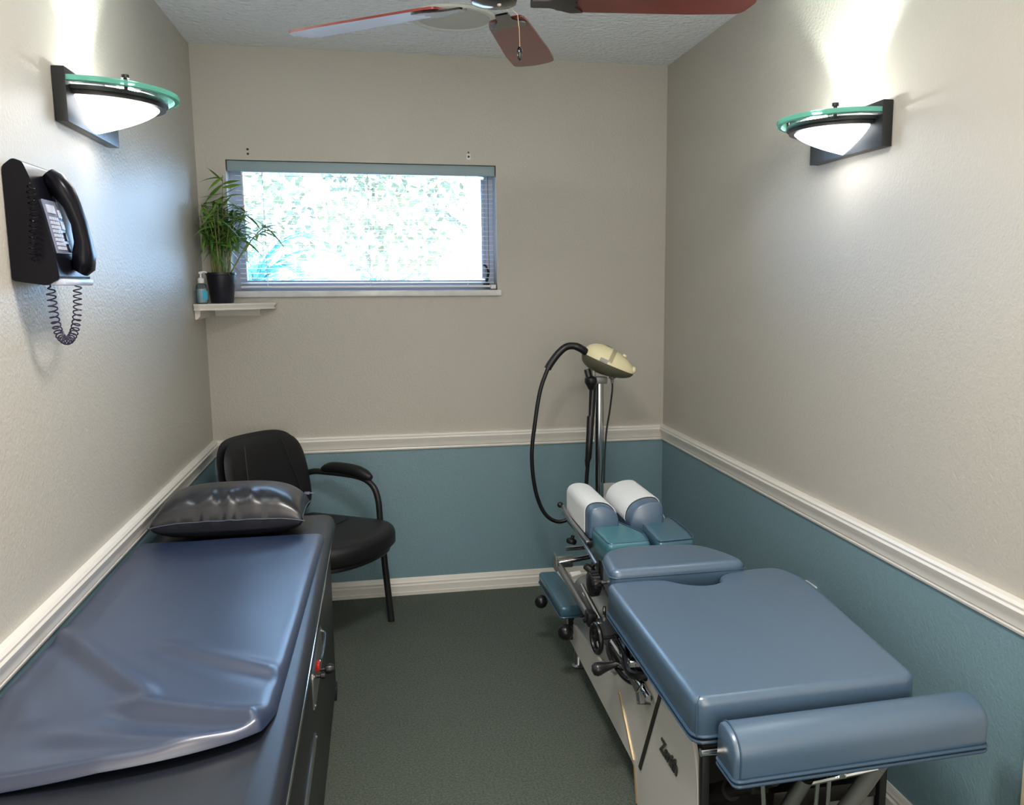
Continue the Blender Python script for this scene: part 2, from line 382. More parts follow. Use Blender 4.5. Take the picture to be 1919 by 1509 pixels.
def palm(x, y, z, n, lab, seed, spread, lr):
    rnd = random.Random(seed); t = thing('fan_palm', lab, 'plant', (x, y, .6))
    part('stem', MB().tube([(x, y, .6), (x, y, z)], [.05, .035], 8), M_bark, t)
    for i in range(n):
        az = rnd.uniform(0, 2*PI); el = rnd.uniform(.35, 1.25); L_ = rnd.uniform(*lr); mb = MB()
        d = Vector((math.cos(az)*math.cos(el), math.sin(az)*math.cos(el)*.5, math.sin(el))); P0 = Vector((x, y, z)); pts = []
        for q in range(9):
            u = q/8; pts.append(P0 + d*L_*u + Vector((0, 0, -spread*L_*u*u)))
        mb.tube(pts, [.006*(1-q/9)+.001 for q in range(9)], 5)
        for q in range(2, 9):
            tg = (pts[q]-pts[q-1]).normalized(); sd = tg.cross(Vector((0, 0, 1)))
            if sd.length < .05: sd = Vector((1, 0, 0))
            sd.normalize()
            for sgn in (-1, 1):
                tip = pts[q] + tg*.14 + sd*sgn*.14*(1.15-q/9) + Vector((0, 0, -.03)); wv = tg*.016
                mb.add([pts[q]-wv, pts[q]+wv, tip], [(0, 1, 2)])
        part('frond', mb, M_frond, t, sm=0)
palm(-.02, 1.25, 1.36, 30, 'blue green palm with arching fronds outside the left of the window', 4, .50, (.55, 1.05))
palm(.80, 2.4, 1.32, 20, 'blue green palm with arching fronds outside the middle of the window', 9, .50, (.45, .85))

# ------------------------------------------------------------------ ceiling fan and speaker
def fan():
    cx, cy = 1.04, -1.76
    z = 2.115
    t = thing('ceiling_fan', 'dark cherry wood bladed ceiling fan with black motor hanging from the ceiling', 'ceiling fan', (cx, cy, H))
    part('canopy', MB().lathe([(.065, H), (.06, H-.05), (.02, H-.06)], (cx, cy, 0), n=24), M_blkgloss, t)
    part('downrod', MB().tube([(cx, cy, H-.05), (cx, cy, 2.24)], .012, 10), M_blkgloss, t)
    part('motor_housing', MB().lathe([(.02, 2.265), (.08, 2.25), (.105, 2.235), (.11, 2.21), (.105, 2.190), (.07, 2.177), (.06, 2.156), (.055, 2.142), (.03, 2.135), (0, 2.133)], (cx, cy, 0), n=32), M_blkgloss, t)
    part('switch_screw', MB().lathe([(.006, 0), (.004, .005)], (cx+.01, cy-.02, 2.135), (0, 0, -1), 8), M_chrome, t)
    for k, ang in enumerate(FAN_ANG):
        a = math.radians(ang); d = Vector((math.cos(a), math.sin(a), 0)); s_ = Vector((-d.y, d.x, 0))
        pitch = math.radians(FAN_PITCH); sv = s_*math.cos(pitch)+Vector((0, 0, math.sin(pitch))); nv = d.cross(sv)
        o2 = [(.15, -.045), (.20, -.052), (.50, -.066), (.63, -.066), (.648, -.055), (.655, 0), (.635, .05), (.620, .062), (.50, .066), (.20, .055), (.15, .045)]
        C0 = Vector((cx, cy, z+.03)); poly = [C0+d*u+sv*v for u, v in rpoly(o2, .012, 3)]
        mb = MB().prism(poly, nv*.006)
        bl_ = part('blade', mb, M_fan, t, sm=30)
        part('blade_iron', MB().prism([C0+d*u+sv*v+nv*(-.006) for u, v in rpoly([(.09, -.018), (.14, -.02), (.19, -.048), (.225, -.046), (.20, -.015), (.21, 0), (.20, .015), (.225, .046), (.19, .048), (.14, .02), (.09, .018)], .006, 2)], nv*.005), M_blkgloss, bl_, sm=30)
    # pull chain
    px, py = cx+.066, cy+.02
    part('pull_chain', MB().tube([(px-.03, py, 2.146), (px-.004, py, 2.125), (px, py, 2.09), (px+.001, py, 2.046)], .0012, 6), M_brass, t)
    part('chain_pendant', MB().lathe([(.002, 0), (.006, .006), (.0085, .018), (.008, .028), (.003, .034), (0, .034)], (px, py, 2.013), n=14), M_blkgloss, t)
FAN_ANG = [71, 141, 212, 284, 350]; FAN_PITCH = -8
fan()
sp = thing('ceiling_speaker', 'round cream speaker grille set in the ceiling behind the fan', 'speaker', (1.045, -.575, H))
part('rim', MB().lathe([(.135, H-.0005), (.16, H-.0005), (.16, H-.010), (.150, H-.013), (.140, H-.010), (.135, H-.006)], (1.045, -.575, 0), n=48), mat('cream_rim', (.68, .70, .64), .5), sp)
part('grille', MB().lathe([(.141, H-.002), (.141, H-.008), (.07, H-.0085), (0, H-.009)], (1.045, -.575, 0), n=48), M_grille, sp)

# ------------------------------------------------------------------ wall sconces
def sconce(x0, sgn, yc, hw, zb, zt, tip, lab):
    """x0 wall plane, sgn outward direction"""
    X = lambda u: x0+sgn*u
    t = thing('wall_sconce', lab, 'wall lamp', (x0, yc, (zb+zt)/2))
    def bx(u0, u1, y0, y1, z0, z1, r=.002): return MB().box(min(X(u0), X(u1)), max(X(u0), X(u1)), y0, y1, z0, z1, r)
    part('back_plate', bx(.001, .030, yc-hw, yc+hw, zb, zt), M_bm, t)
    def half(a, bb, z0, z1, u0=.030, n=28):
        ol = [(u0 + (a-u0)*math.sin(PI*i/n), yc-bb*math.cos(PI*i/n)) for i in range(n+1)]
        return MB().prism([(X(u), y, z0) for u, y in ol], (0, 0, z1-z0))
    zg = zt-.030
    a, bb = tip, hw*.98
    part('glass_plate', half(a-.004, bb-.004, zg, zg+.010), M_gtop, t, sm=30)
    # bevelled green edge of the glass
    n = 36; mb = MB(); vs = []
    for i in range(n+1):
        s_, c_ = math.sin(PI*i/n), math.cos(PI*i/n)
        for (du, z) in ((-.012, zg-.001), (0, zg), (0, zg+.012), (-.012, zg+.013)):
            vs.append((X(.030+(a-.030+du)*s_), yc-(bb+du)*c_, z))
    fs = [(i*4+j, (i+1)*4+j, (i+1)*4+(j+1) % 4, i*4+(j+1) % 4) for i in range(n) for j in range(4)]
    part('glass_edge', mb.add(vs, fs), M_gedge, t)
    def ring(a1, b1, a0, b0, z0, z1):
        n = 36; vs = []
        for i in range(n+1):
            s_, c_ = math.sin(PI*i/n), math.cos(PI*i/n)
            for (aa, b_, z) in ((a1, b1, z0), (a1, b1, z1), (a0, b0, z1), (a0, b0, z0)):
                vs.append((X(.030+(aa-.030)*s_), yc-b_*c_, z))
        fs = [(i*4+j, (i+1)*4+j, (i+1)*4+(j+1) % 4, i*4+(j+1) % 4) for i in range(n) for j in range(4)]
        return MB().add(vs, fs)
    part('shade_ring', ring(a-.028, bb-.03, a-.048, bb-.055, zg-.014, zg-.004), M_bm, t)
    part('shade_ring', ring(a-.034, bb-.042, a-.052, bb-.062, zg-.024, zg-.014), M_bm, t)
    # frosted bowl below the rings
    n = 30; m_ = 10; vs = []; a2, b2 = a-.046, bb-.054; dep = zg-.018-(zb+.004)
    for j in range(m_+1):
        q = j/m_; k = (1-q**1.6)*.93+.07*(1-q)
        for i in range(n+1):
            s_, c_ = math.sin(PI*i/n), math.cos(PI*i/n)
            vs.append((X(.032+(a2-.032)*k*s_), yc-b2*k*c_, zg-.018-dep*q))
    fs = [(j*(n+1)+i, j*(n+1)+i+1, (j+1)*(n+1)+i+1, (j+1)*(n+1)+i) for j in range(m_) for i in range(n)]
    part('lamp_shade', MB().add(vs, fs), M_shade, t, sm=60)
    part('post', MB().lathe([(.005, -.004), (.005, .022), (.009, .022), (.009, .030), (0, .030)], (X(a*.62), yc-bb*.70, zg-.002), n=12), M_bm, t)
    part('post', MB().lathe([(.005, -.004), (.005, .022), (.009, .022), (.009, .030), (0, .030)], (X(a*.62), yc+bb*.70, zg-.002), n=12), M_bm, t)
    l = bpy.data.lights.new('sconce_bulb', 'POINT'); l.energy = SC_P; l.color = (1, .97, .93); l.shadow_soft_size = .03
    o = bpy.data.objects.new('sconce_bulb', l); COL.objects.link(o); o.location = (X(.115), yc, zg-.014)
    l = bpy.data.lights.new('sconce_bulb', 'POINT'); l.energy = SC_P*.015; l.color = (1, .97, .93); l.shadow_soft_size = .06
    o = bpy.data.objects.new('sconce_bulb', l); COL.objects.link(o); o.location = (X(.10), yc, zb-.035)
SC_P = 19.0
sconce(0.0, 1, -1.50, .215, 1.836, 1.962, .235, 'black and glass half round sconce on the left wall above the telephone')
sconce(W, -1, -1.68, .200, 1.808, 1.927, .215, 'black and glass half round sconce on the bare right wall')

# ------------------------------------------------------------------ corner shelf, plant, sanitizer
sh = thing('corner_shelf', 'small white corner shelf holding the potted bamboo beside the window', 'shelf', (0, 0, 1.375))
def shelf_slab(ins, z0, z1):
    o2 = [(.002, -.002), (.002, -.262+ins), (.03, -.270+ins*1.0), (.20-ins*.5, -.150+ins*.8), (.300-ins, -.040), (.300-ins, -.002)]
    return rpoly(o2, [0, .004, .01, .16, .004, 0], 6)
b = MB()
for (ins, z0, z1) in ((.0, 1.367, 1.375), (.006, 1.360, 1.367), (.010, 1.354, 1.360), (.004, 1.349, 1.354)):
    b.prism([(x, y, z0) for x, y in shelf_slab(ins, z0, z1)], (0, 0, z1-z0))
part('shelf_board', b, M_trim, sh, sm=30)
part('cleat', MB().prism([(.002, 0, 1.349), (.002, 0, 1.312), (.010, 0, 1.312), (.022, 0, 1.325), (.024, 0, 1.349)], (0, -.235, 0)), M_trim, sh)
part('cleat', MB().prism([(.045, -.002, 1.349), (.045, -.002, 1.318), (.045, -.012, 1.318), (.045, -.024, 1.330), (.045, -.026, 1.349)], (.185, 0, 0)), M_trim, sh)

PX, PY = .088, -.088
pl = thing('potted_bamboo', 'bushy green potted bamboo in a black pot on the corner shelf', 'plant', (PX, PY, 1.375))
part('pot', MB().lathe([(0, 1.376), (.044, 1.376), (.046, 1.378), (.058, 1.492), (.062, 1.494), (.062, 1.503), (.056, 1.503), (.055, 1.49), (0, 1.488)], (PX, PY, 0), n=28), M_pot, pl)
part('soil', MB().lathe([(.0545, 1.482), (.0545, 1.494), (0, 1.498)], (PX, PY, 0), n=20), M_soil, pl)
rnd = random.Random(21)
leafL = {}
def leaf_mesh(mb, p, d, L_, w_, droop):
    d = d.normalized(); sd = d.cross(Vector((0, 0, 1)))
    if sd.length < .1: sd = Vector((1, 0, 0))
    sd = (sd.normalized() + Vector((rnd.uniform(-.4, .4), rnd.uniform(-.4, .4), rnd.uniform(-.5, .5)))).normalized()
    n = 6; vs = []; nn = d.cross(sd)
    for q in range(n+1):
        u = q/n; c = p + d*L_*u + Vector((0, 0, -droop*L_*u*u)); ww = w_*math.sin(PI*min(1, u*.93+.07))**.8*(1-u**3)
        cup = nn*ww*.35
        vs += [c-sd*ww+cup, c, c+sd*ww+cup]
    fs = []
    for q in range(n):
        a = q*3; fs += [(a, a+1, a+4, a+3), (a+1, a+2, a+5, a+4)]
    mb.add(vs, fs)
stems = []
def ok(p): return p.x > .006 and p.y < -.006
nleaf = 0
for i in range(18):
    a = rnd.uniform(0, 2*PI); r0 = rnd.uniform(.008, .045)
    h = rnd.uniform(.20, .30); lean = rnd.uniform(.01, .10)
    b0 = Vector((PX+math.cos(a)*r0, PY+math.sin(a)*r0, 1.488)); tp = b0+Vector((math.cos(a)*lean, math.sin(a)*lean, h))
    tp.x = max(.02, tp.x); tp.y = min(-.02, tp.y)
    stems.append((b0, tp))
stems += [(Vector((PX+.01, PY, 1.488)), Vector((PX+.035, PY-.03, 1.90))), (Vector((PX+.035, PY-.02, 1.488)), Vector((PX+.20, PY-.06, 1.70)))]
for si, (b0, tp) in enumerate(stems):
    mid = (b0+tp)/2 + Vector((0, 0, .02)); pts = curve([b0, mid, tp], 5)
    st = part('stem', MB().tube(pts, [.0036*(1-.55*q/(len(pts)-1)) for q in range(len(pts))], 6), M_stem, pl)
    nl = 14 if si < 18 else 15
    for q in range(nl):
        u = rnd.uniform(.42, 1.0) if si < 18 else rnd.uniform(.55 if si == 19 else .62, 1.0); k = u*(len(pts)-1); j = min(int(k), len(pts)-2); p = pts[j].lerp(pts[j+1], k-j)
        for tries in range(20):
            az = rnd.uniform(0, 2*PI); d = Vector((math.cos(az), math.sin(az), rnd.uniform(-.5, .9))); L_ = rnd.uniform(.08, .155)
            dr = rnd.uniform(.1, .7); e = p+d.normalized()*L_; 
            if ok(e) and ok(p+d.normalized()*L_*.5): break
        else: continue
        if si >= 18: L_ = min(L_, .125)
        mb = MB(); leaf_mesh(mb, p, d, L_, rnd.uniform(.0065, .0105)*(1.25 if si >= 18 else 1), dr)
        mb.v = [(max(.003, v[0]), min(-.003, v[1]), v[2]) for v in mb.v]
        part('leaf', mb, M_leafl if (si >= 18 or rnd.random() < .2) else M_leaf, st if False else pl, sm=60)

sx, sy = .030, -.215
sn = thing('sanitizer_bottle', 'clear pump bottle of blue hand sanitizer beside the black plant pot', 'bottle', (sx, sy, 1.375))
part('bottle', MB().lathe([(0, 1.376), (.020, 1.376), (.022, 1.380), (.022, 1.440), (.020, 1.452), (.010, 1.458), (.010, 1.466)], (sx, sy, 0), n=24), M_bottle, sn)
part('gel', MB().lathe([(0, 1.380), (.0195, 1.380), (.0205, 1.384), (.0205, 1.436), (0, 1.437)], (sx, sy, 0), n=20), mat('blue_gel', (.80, .90, .94), .15, trans=.5, ior=1.2), sn)
part('pump_collar', MB().lathe([(.012, 1.459), (.0125, 1.476), (.008, 1.480), (.004, 1.482), (.0035, 1.500)], (sx, sy, 0), n=16), M_white, sn)
part('pump_head', MB().box(sx-.007, sx+.007, sy-.006, sy+.006, 1.496, 1.505, .002).tube(curve([(sx, sy, 1.502), (sx+.016, sy-.003, 1.504), (sx+.025, sy-.004, 1.500)], 4), [.005, .0045, .004, .004, .0035, .0035, .003, .003, .003], 8), M_white, sn)
part('label_sticker', MB().prism([(sx+.0225*math.cos(a), sy+.0225*math.sin(a), 1.392) for a in [math.radians(q) for q in range(-75, 11, 12)]] + [(sx+.0230*math.cos(a), sy+.0230*math.sin(a), 1.392) for a in [math.radians(q) for q in range(9, -80, -12)]], (0, 0, .036)), mat('sticker_blue', (.05, .42, .62), .4), sn)

# ------------------------------------------------------------------ wall telephone
ph = thing('wall_telephone', 'black corded wall telephone with grey keypad on the left wall below the sconce', 'telephone', (0, -1.95, 1.46))
y0, y1 = -2.06, -1.86
def phone():
    sec = [(.002, 1.462), (.066, 1.452), (.092, 1.466), (.088, 1.50), (.070, 1.60), (.052, 1.668), (.040, 1.700), (.022, 1.706), (.002, 1.690)]
    mb = MB().prism([(x, y0, z) for x, z in rpoly(sec, .006, 3)], (0, y1-y0, 0))
    part('body', mb, M_ph, ph, sm=35)
    # keypad panel lies on the sloping face
    A = Vector((.0885, 0, 1.490)); B = Vector((.0555, 0, 1.662)); ez = (B-A).normalized(); nx = Vector((ez.z, 0, -ez.x)); ey = Vector((0, 1, 0))
    def on(y, s_, h): return A + ez*s_ + ey*y + nx*h
    def slab(ya, yb, sa, sb, h0, h1, m, nm, par, r=.0015):
        c = on((ya+yb)/2, (sa+sb)/2, (h0+h1)/2); return part(nm, MB().obox(c, nx, ey, ez, (h1-h0)/2, (yb-ya)/2, (sb-sa)/2, r), m, par)
    kp = slab(-2.045, -1.955, .028, .140, 0, .004, M_key, 'keypad', ph)
    bme = None
    for r in range(8):
        for c in range(4):
            slab(-2.035+c*.013, -2.026+c*.013, .036+r*.0088, .0425+r*.0088, .004, .0062, M_btn, 'key', kp, 0)
    slab(-2.035, -1.990, .112, .130, .004, .005, M_btn, 'display', kp)
    for r in range(4): slab(-1.976, -1.960, .032+r*.024, .050+r*.024, .004, .0065, M_btn if r > 1 else M_ph, 'key', kp, .001)
    slab(-1.952, -1.868, .028, .150, 0, .003, M_key, 'face_panel', ph)
    # handset hanging on the far half of the face
    hy = -1.952; pts = []; 
    prof = [(-.012, .010, .018), (-.004, .018, .027), (.022, .026, .028), (.050, .032, .022), (.090, .034, .020), (.130, .030, .022), (.158, .022, .028), (.186, .012, .028), (.200, .004, .020)]
    vs = []; n = 14
    P3 = [on(hy, s_, h) for s_, h, r in prof]
    mb = MB()
    for i, (s_, h, r) in enumerate(prof):
        tq = (P3[min(i+1, len(P3)-1)]-P3[max(0, i-1)]).normalized(); nn = Vector((tq.z, 0, -tq.x))
        for j in range(n):
            a = 2*PI*j/n; ca, sa = math.cos(a), math.sin(a)
            vs.append(P3[i] + ey*(math.copysign(abs(ca)**.7, ca)*r*1.15) + nn*(math.copysign(abs(sa)**.7, sa)*r*.75))
    fs = [(i*n+j, i*n+(j+1) % n, (i+1)*n+(j+1) % n, (i+1)*n+j) for i in range(len(prof)-1) for j in range(n)] + [tuple(range(n)), tuple(range((len(prof)-1)*n, len(prof)*n))]
    part('handset', mb.add(vs, fs), M_ph, ph, sm=50)
    # silver lower ledge and index card at the top
    part('lower_ledge', MB().box(.070, .100, -2.055, -1.865, 1.452, 1.466, .004), M_btn, ph)
    part('index_card', MB().box(.0015, .004, -1.83, -1.715, 1.650, 1.712, .001), M_card, ph)
phone()
def coil(path, R0, turns, wire):
    P = curve(path, 10); L_ = [0]
    for i in range(1, len(P)): L_.append(L_[-1]+(P[i]-P[i-1]).length)
    N_ = turns*12; out = []; ref = Vector((1, 0, 0))
    for i in range(N_+1):
        s_ = L_[-1]*i/N_; j = 0
        while j < len(L_)-2 and L_[j+1] < s_: j += 1
        u = (s_-L_[j])/(L_[j+1]-L_[j]+1e-9); p = P[j].lerp(P[j+1], u); t = (P[j+1]-P[j]).normalized()
        nr = ref; bn = t.cross(nr).normalized(); a = 2*PI*i/12
        e = min(1, i/10, (N_-i)/10)
        out.append(p+(nr*math.cos(a)+bn*math.sin(a))*R0*e)
    return MB().tube(out, wire, 5)
part('coiled_cord', coil([(.062, -2.03, 1.452), (.062, -2.026, 1.42), (.061, -2.015, 1.38), (.060, -1.990, 1.346), (.060, -1.945, 1.332), (.060, -1.900, 1.348), (.061, -1.872, 1.385), (.062, -1.862, 1.425), (.064, -1.862, 1.458)], .0085, 27, .0016), mat('cord_violet_black', (.03, .025, .06), .35), ph)
part('coiled_cord', coil([(.055, -2.075, 1.655), (.060, -2.078, 1.60), (.055, -2.08, 1.55), (.05, -2.075, 1.50)], .0075, 14, .0016), M_ph, ph)

# ------------------------------------------------------------------ left roller table
bt = thing('roller_massage_table', 'long black vinyl roller massage table standing against the left wall', 'massage table', (.28, -1.95, 0))
YN, YFAR = -2.98, -.985
b = MB().box(.035, .540, YN+.02, YFAR, 0.03, .622, .004); b.box(.05, .526, YN+.05, YFAR-.07, 0, .03)
part('cabinet', b, M_lam, bt)
part('foot', MB().box(.49, .545, -1.045, YFAR-.002, 0, .05, .003), M_blk, bt)
part('trim_strip', MB().box(.530, .563, YN+.01, YFAR-.004, .622, .633, .002), M_chrome, bt)
o2 = rpoly([(.012, YN), (.562, YN), (.562, YFAR), (.012, YFAR)], [.02, .03, .045, .03], 6)
part('padded_top', MB().cushion(o2, .633, .668, .030, crown=.002), M_blk, bt, sm=60)
for (ya, yb, za, zb_) in ((-1.93, -1.60, .40, .50), (-2.30, -1.92, .315, .348)):
    cp = part('control_plate', MB().prism([(.5405, y, z) for y, z in rpoly([(ya, za), (yb, za), (yb, zb_), (ya, zb_)], .015, 3)], (.004, 0, 0)), M_steel, bt)
    for (y, z) in ((ya+.012, zb_-.012), (yb-.012, zb_-.012), (ya+.012, za+.012)):
        part('screw', MB().lathe([(.005, 0), (.003, .003)], (.5445, y, z), (1, 0, 0), 10), M_chrome, cp)
part('slide_knob', MB().lathe([(.005, 0), (.005, .015), (.013, .018), (.015, .030), (.010, .040), (0, .042)], (.5445, -1.745, .43), (1, 0, 0), 16), M_bp, bt)
part('slide_knob', MB().lathe([(.005, 0), (.005, .010), (.009, .012), (.009, .022), (0, .024)], (.5445, -1.84, .455), (1, 0, 0), 16), M_bp, bt)
part('switch', MB().box(.5445, .553, -1.83, -1.80, .462, .482, .002), M_red, bt, label='red switch')
part('pull_rod', MB().tube(curve([(.546, -1.62, .49), (.556, -1.64, .488), (.556, -1.78, .480), (.546, -1.80, .478)], 4), .0035, 6), M_chrome, bt)

# loose cover sheet with folds
def fold(x, y, ax, ay, bx_, by, amp, wid):
    d = Vector((bx_-ax, by-ay)); L_ = d.length; d.normalize(); q = Vector((x-ax, y-ay)); u = q.dot(d)/L_; v = q.x*(-d.y)+q.y*d.x
    if u < -.25 or u > 1.25: return 0
    e = max(0, min(1, (u+.25)/.35))*max(0, min(1, (1.25-u)/.25)); e = e*e*(3-2*e)
    v /= wid
    return amp*e*(math.exp(-v*v) - .55*math.exp(-(v+1.7)**2*.8))
def sheet_h(x, y):
    z = 0
    z += fold(x, y, .03, -2.03, .26, -2.35, .009, .022)
    z += fold(x, y, .28, -2.15, .52, -2.33, .006, .022)
    z += fold(x, y, .27, -2.42, .50, -2.53, .014, .026)
    z += fold(x, y, .18, -2.52, .42, -2.61, .006, .024)
    z += fold(x, y, .02, -2.30, .10, -2.45, .004, .03)
    z += .003*noise.noise(Vector((x*5, y*4, 2)))
    return z
def sheet():
    nx_, ny = 70, 150; vs = []; fs = []; low = []
    zb_ = .669
    for j in range(ny+1):
        v = j/ny
        for i in range(nx_+1):
            u = i/nx_
            yn = -2.665 + .020*u + .085*u**3.5; yf = -1.300
            xl = .016; xr = .545 - .024*v
            if v > .93 and u > .9: xr -= .012*((v-.93)/.07)*((u-.9)/.1)
            x = xl+(xr-xl)*u; y = yf+(yn-yf)*v
            de = min((1-u)*(xr-xl), (1-v)*(yf-yn)); thick = .019
            lift = .012*max(0, (v-.55)/.45)**1.5
            ef = max(0, min(1, de/.022)); ef = math.sqrt(1-(1-ef)**2)
            df = min(1, v*(yf-yn)/.02)
            edge_near = max(0, 1-(1-v)*(yf-yn)/.03)
            z = zb_ + (thick+lift*.35)*ef*df + .001 + sheet_h(x, y)*min(1, de/.03)
            z = max(z, zb_+.0015)
            g = max(0, min(1, (v-.88)/.12))*(.35+.65*min(1, u/.5)); g = .017*g*g
            vs.append((x, y, z+g)); low.append((x, y, zb_+.0005+g))
    n1 = nx_+1
    for j in range(ny):
        for i in range(nx_): fs.append((j*n1+i, j*n1+i+1, (j+1)*n1+i+1, (j+1)*n1+i))
    # underside, a few millimetres below the top
    N_ = len(vs); vs += low
    for j in range(ny):
        for i in range(nx_): fs.append((N_+j*n1+i, N_+(j+1)*n1+i, N_+(j+1)*n1+i+1, N_+j*n1+i+1))
    rim = [i for i in range(n1)] + [j*n1+nx_ for j in range(1, ny+1)] + [ny*n1+i for i in range(nx_-1, -1, -1)] + [j*n1 for j in range(ny-1, 0, -1)]
    for i in range(len(rim)): a_, b_ = rim[i], rim[(i+1) % len(rim)]; fs.append((a_, b_, b_+N_, a_+N_))
    return MB().add(vs, fs)
sheeto = mesh_obj('table_cover', sheet(), M_sheet, sm=60)
tag(sheeto, 'wrinkled dark blue black vinyl cover pad lying on the left roller table', 'cover pad')

def pillow():
    nx_, ny = 48, 36; vs = []; fs = []; cx, cy, cz = .262, -1.185, .745; hw, hd, hh = .226, .138, .088
    for s_ in (1, -1):
        for j in range(ny+1):
            for i in range(nx_+1):
                u = -1+2*i/nx_; v = -1+2*j/ny
                px = u*(1-.07*(1-abs(v))**1.0*abs(u)**3*.0) ; pin = 1-.06*(1-abs(u)**4)*abs(v)**6; pin2 = 1-.05*(1-abs(v)**4)*abs(u)**6
                x = cx+hw*u*pin2; y = cy+hd*v*pin
                h = ((1-abs(u)**3.2)*(1-abs(v)**2.8))**.42
                wr = 0
                if v < -.1 and s_ > 0:
                    wr = (.0055*math.sin(u*17+1.0+2*math.sin(u*4))+.002*math.sin(u*37+v*6))*math.exp(-((v+.70)/.22)**2)*(1-u*u)
                z = cz + s_*hh*h*(1.0 if s_ > 0 else .78) + wr - (.012 if s_ > 0 else -.0)*(u*u)*0
                # belly slumps onto the table, the seam line droops slightly toward the front corners
                seam = -.012*(abs(u)**4) + .004*max(0, -v)
                z += seam
                vs.append((x, y, z+.012))
    n1 = nx_+1; N_ = n1*(ny+1)
    for s_ in (0, 1):
        for j in range(ny):
            for i in range(nx_): fs.append(tuple(s_*N_+q for q in (j*n1+i, j*n1+i+1, (j+1)*n1+i+1, (j+1)*n1+i)))
    mb = MB().add(vs, fs)
    b_ = bmesh.new(); vv = [b_.verts.new(v) for v in mb.v]; b_.verts.ensure_lookup_table()
    for f_ in mb.f: b_.faces.new([vv[i] for i in f_])
    bmesh.ops.remove_doubles(b_, verts=b_.verts[:], dist=.0006)
    rim = [vs[i] for i in range(n1)] + [vs[j*n1+nx_] for j in range(1, ny+1)] + [vs[ny*n1+i] for i in range(nx_-1, -1, -1)] + [vs[j*n1] for j in range(ny-1, 0, -1)]
    return MB().bm(b_), rim
pm, rim = pillow()
zmin = min(v[2] for v in pm.v); dz = .671-zmin
pm.v = [(v[0], v[1], v[2]+dz) for v in pm.v]
pw = mesh_obj('pillow', pm, M_pil, sm=80); tag(pw, 'glossy black vinyl pillow lying at the far end of the left table', 'pillow')
part('seam_piping', MB().tube([(p[0], p[1], p[2]+dz) for p in rim], .0022, 5, closed=True), M_sheet, pw)
part('corner_tab', MB().box(.483, .503, -1.085, -1.070, .760, .763, .001).box(.470, .488, -1.09, -1.068, .758, .765, .001), M_sheet, pw)

# ------------------------------------------------------------------ guest chair
ch = thing('guest_chair', 'black leather guest chair with padded arms in the back left corner', 'chair', (.45, -.43, 0), math.radians(-36))
# local axes: +x is forward
so_ = rpoly([(-.22, -.235), (.20, -.26), (.29, -.16), (.315, 0), (.29, .16), (.20, .26), (-.22, .235)], [.05, .08, .1, .1, .1, .08, .05], 6)
part('seat', MB().cushion(so_, .375, .462, .035, rb=.02, crown=.006), M_chair, ch, local=True, sm=60)
part('seat_shell', MB().cushion([(x*.93, y*.93) for x, y in so_], .358, .376, .006, rb=.004), M_bp, ch, local=True)
part('seat_seam', MB().tube([(.02, -.262, .44), (.03, -.20, .4655), (.05, -.12, .470), (.055, 0, .470), (.05, .12, .470), (.03, .20, .4655), (.02, .262, .44)], .002, 5), M_bp, ch, local=True)
def back(th, zoff, inset, x_off):
    n, m_ = 26, 22; vs = []; fs = []
    for s_ in (1, -1):
        for j in range(m_+1):
            for i in range(n+1):
                u = -1+2*i/n; v = -1+2*j/m_
                # squircle mapping for rounded outline
                k = 1/((abs(u)**5+abs(v)**5)**(1/5)) if max(abs(u), abs(v)) > 0 else 1
                k = max(abs(u), abs(v))*k if max(abs(u), abs(v)) > 0 else 1
                uu, vv_ = u*k, v*k
                wdt = (.245 - .022*max(0, vv_)**2 - .012*max(0, -vv_)) - inset
                y = uu*wdt; z = .645 + vv_*(.190-inset)
                e = (1-max(abs(u), abs(v))**6)**.5
                x = -.245 - .22*(z-.45) + .045*(uu**2) + x_off + s_*th*e*(1 if s_ > 0 else .6)
                vs.append((x, y, z))
    n1 = n+1; N_ = n1*(m_+1)
    for s_ in (0, 1):
        for j in range(m_):
            for i in range(n): fs.append(tuple(s_*N_+q for q in (j*n1+i, j*n1+i+1, (j+1)*n1+i+1, (j+1)*n1+i)))
    return MB().add(vs, fs)
def weld(mb, d=.0008):
    b_ = bmesh.new(); vv = [b_.verts.new(v) for v in mb.v]; b_.verts.ensure_lookup_table()
    for f_ in mb.f: b_.faces.new([vv[i] for i in f_])
    bmesh.ops.remove_doubles(b_, verts=b_.verts[:], dist=d); return MB().bm(b_)
part('backrest', weld(back(.034, 0, .010, .02)), M_chair, ch, local=True, sm=60)
for sg in (-1, 1):
    part('back_seam', MB().tube([(-.245-.22*(z-.45)+.045*(y/.235)**2+.0628, y, z) for y, z in ((sg*.105, .805), (sg*.118, .75), (sg*.135, .65), (sg*.150, .55), (sg*.155, .50))], .0018, 5), M_bp, ch, local=True)
part('back_shell', weld(back(.020, 0, 0, -.008)), M_bp, ch, local=True, sm=60)
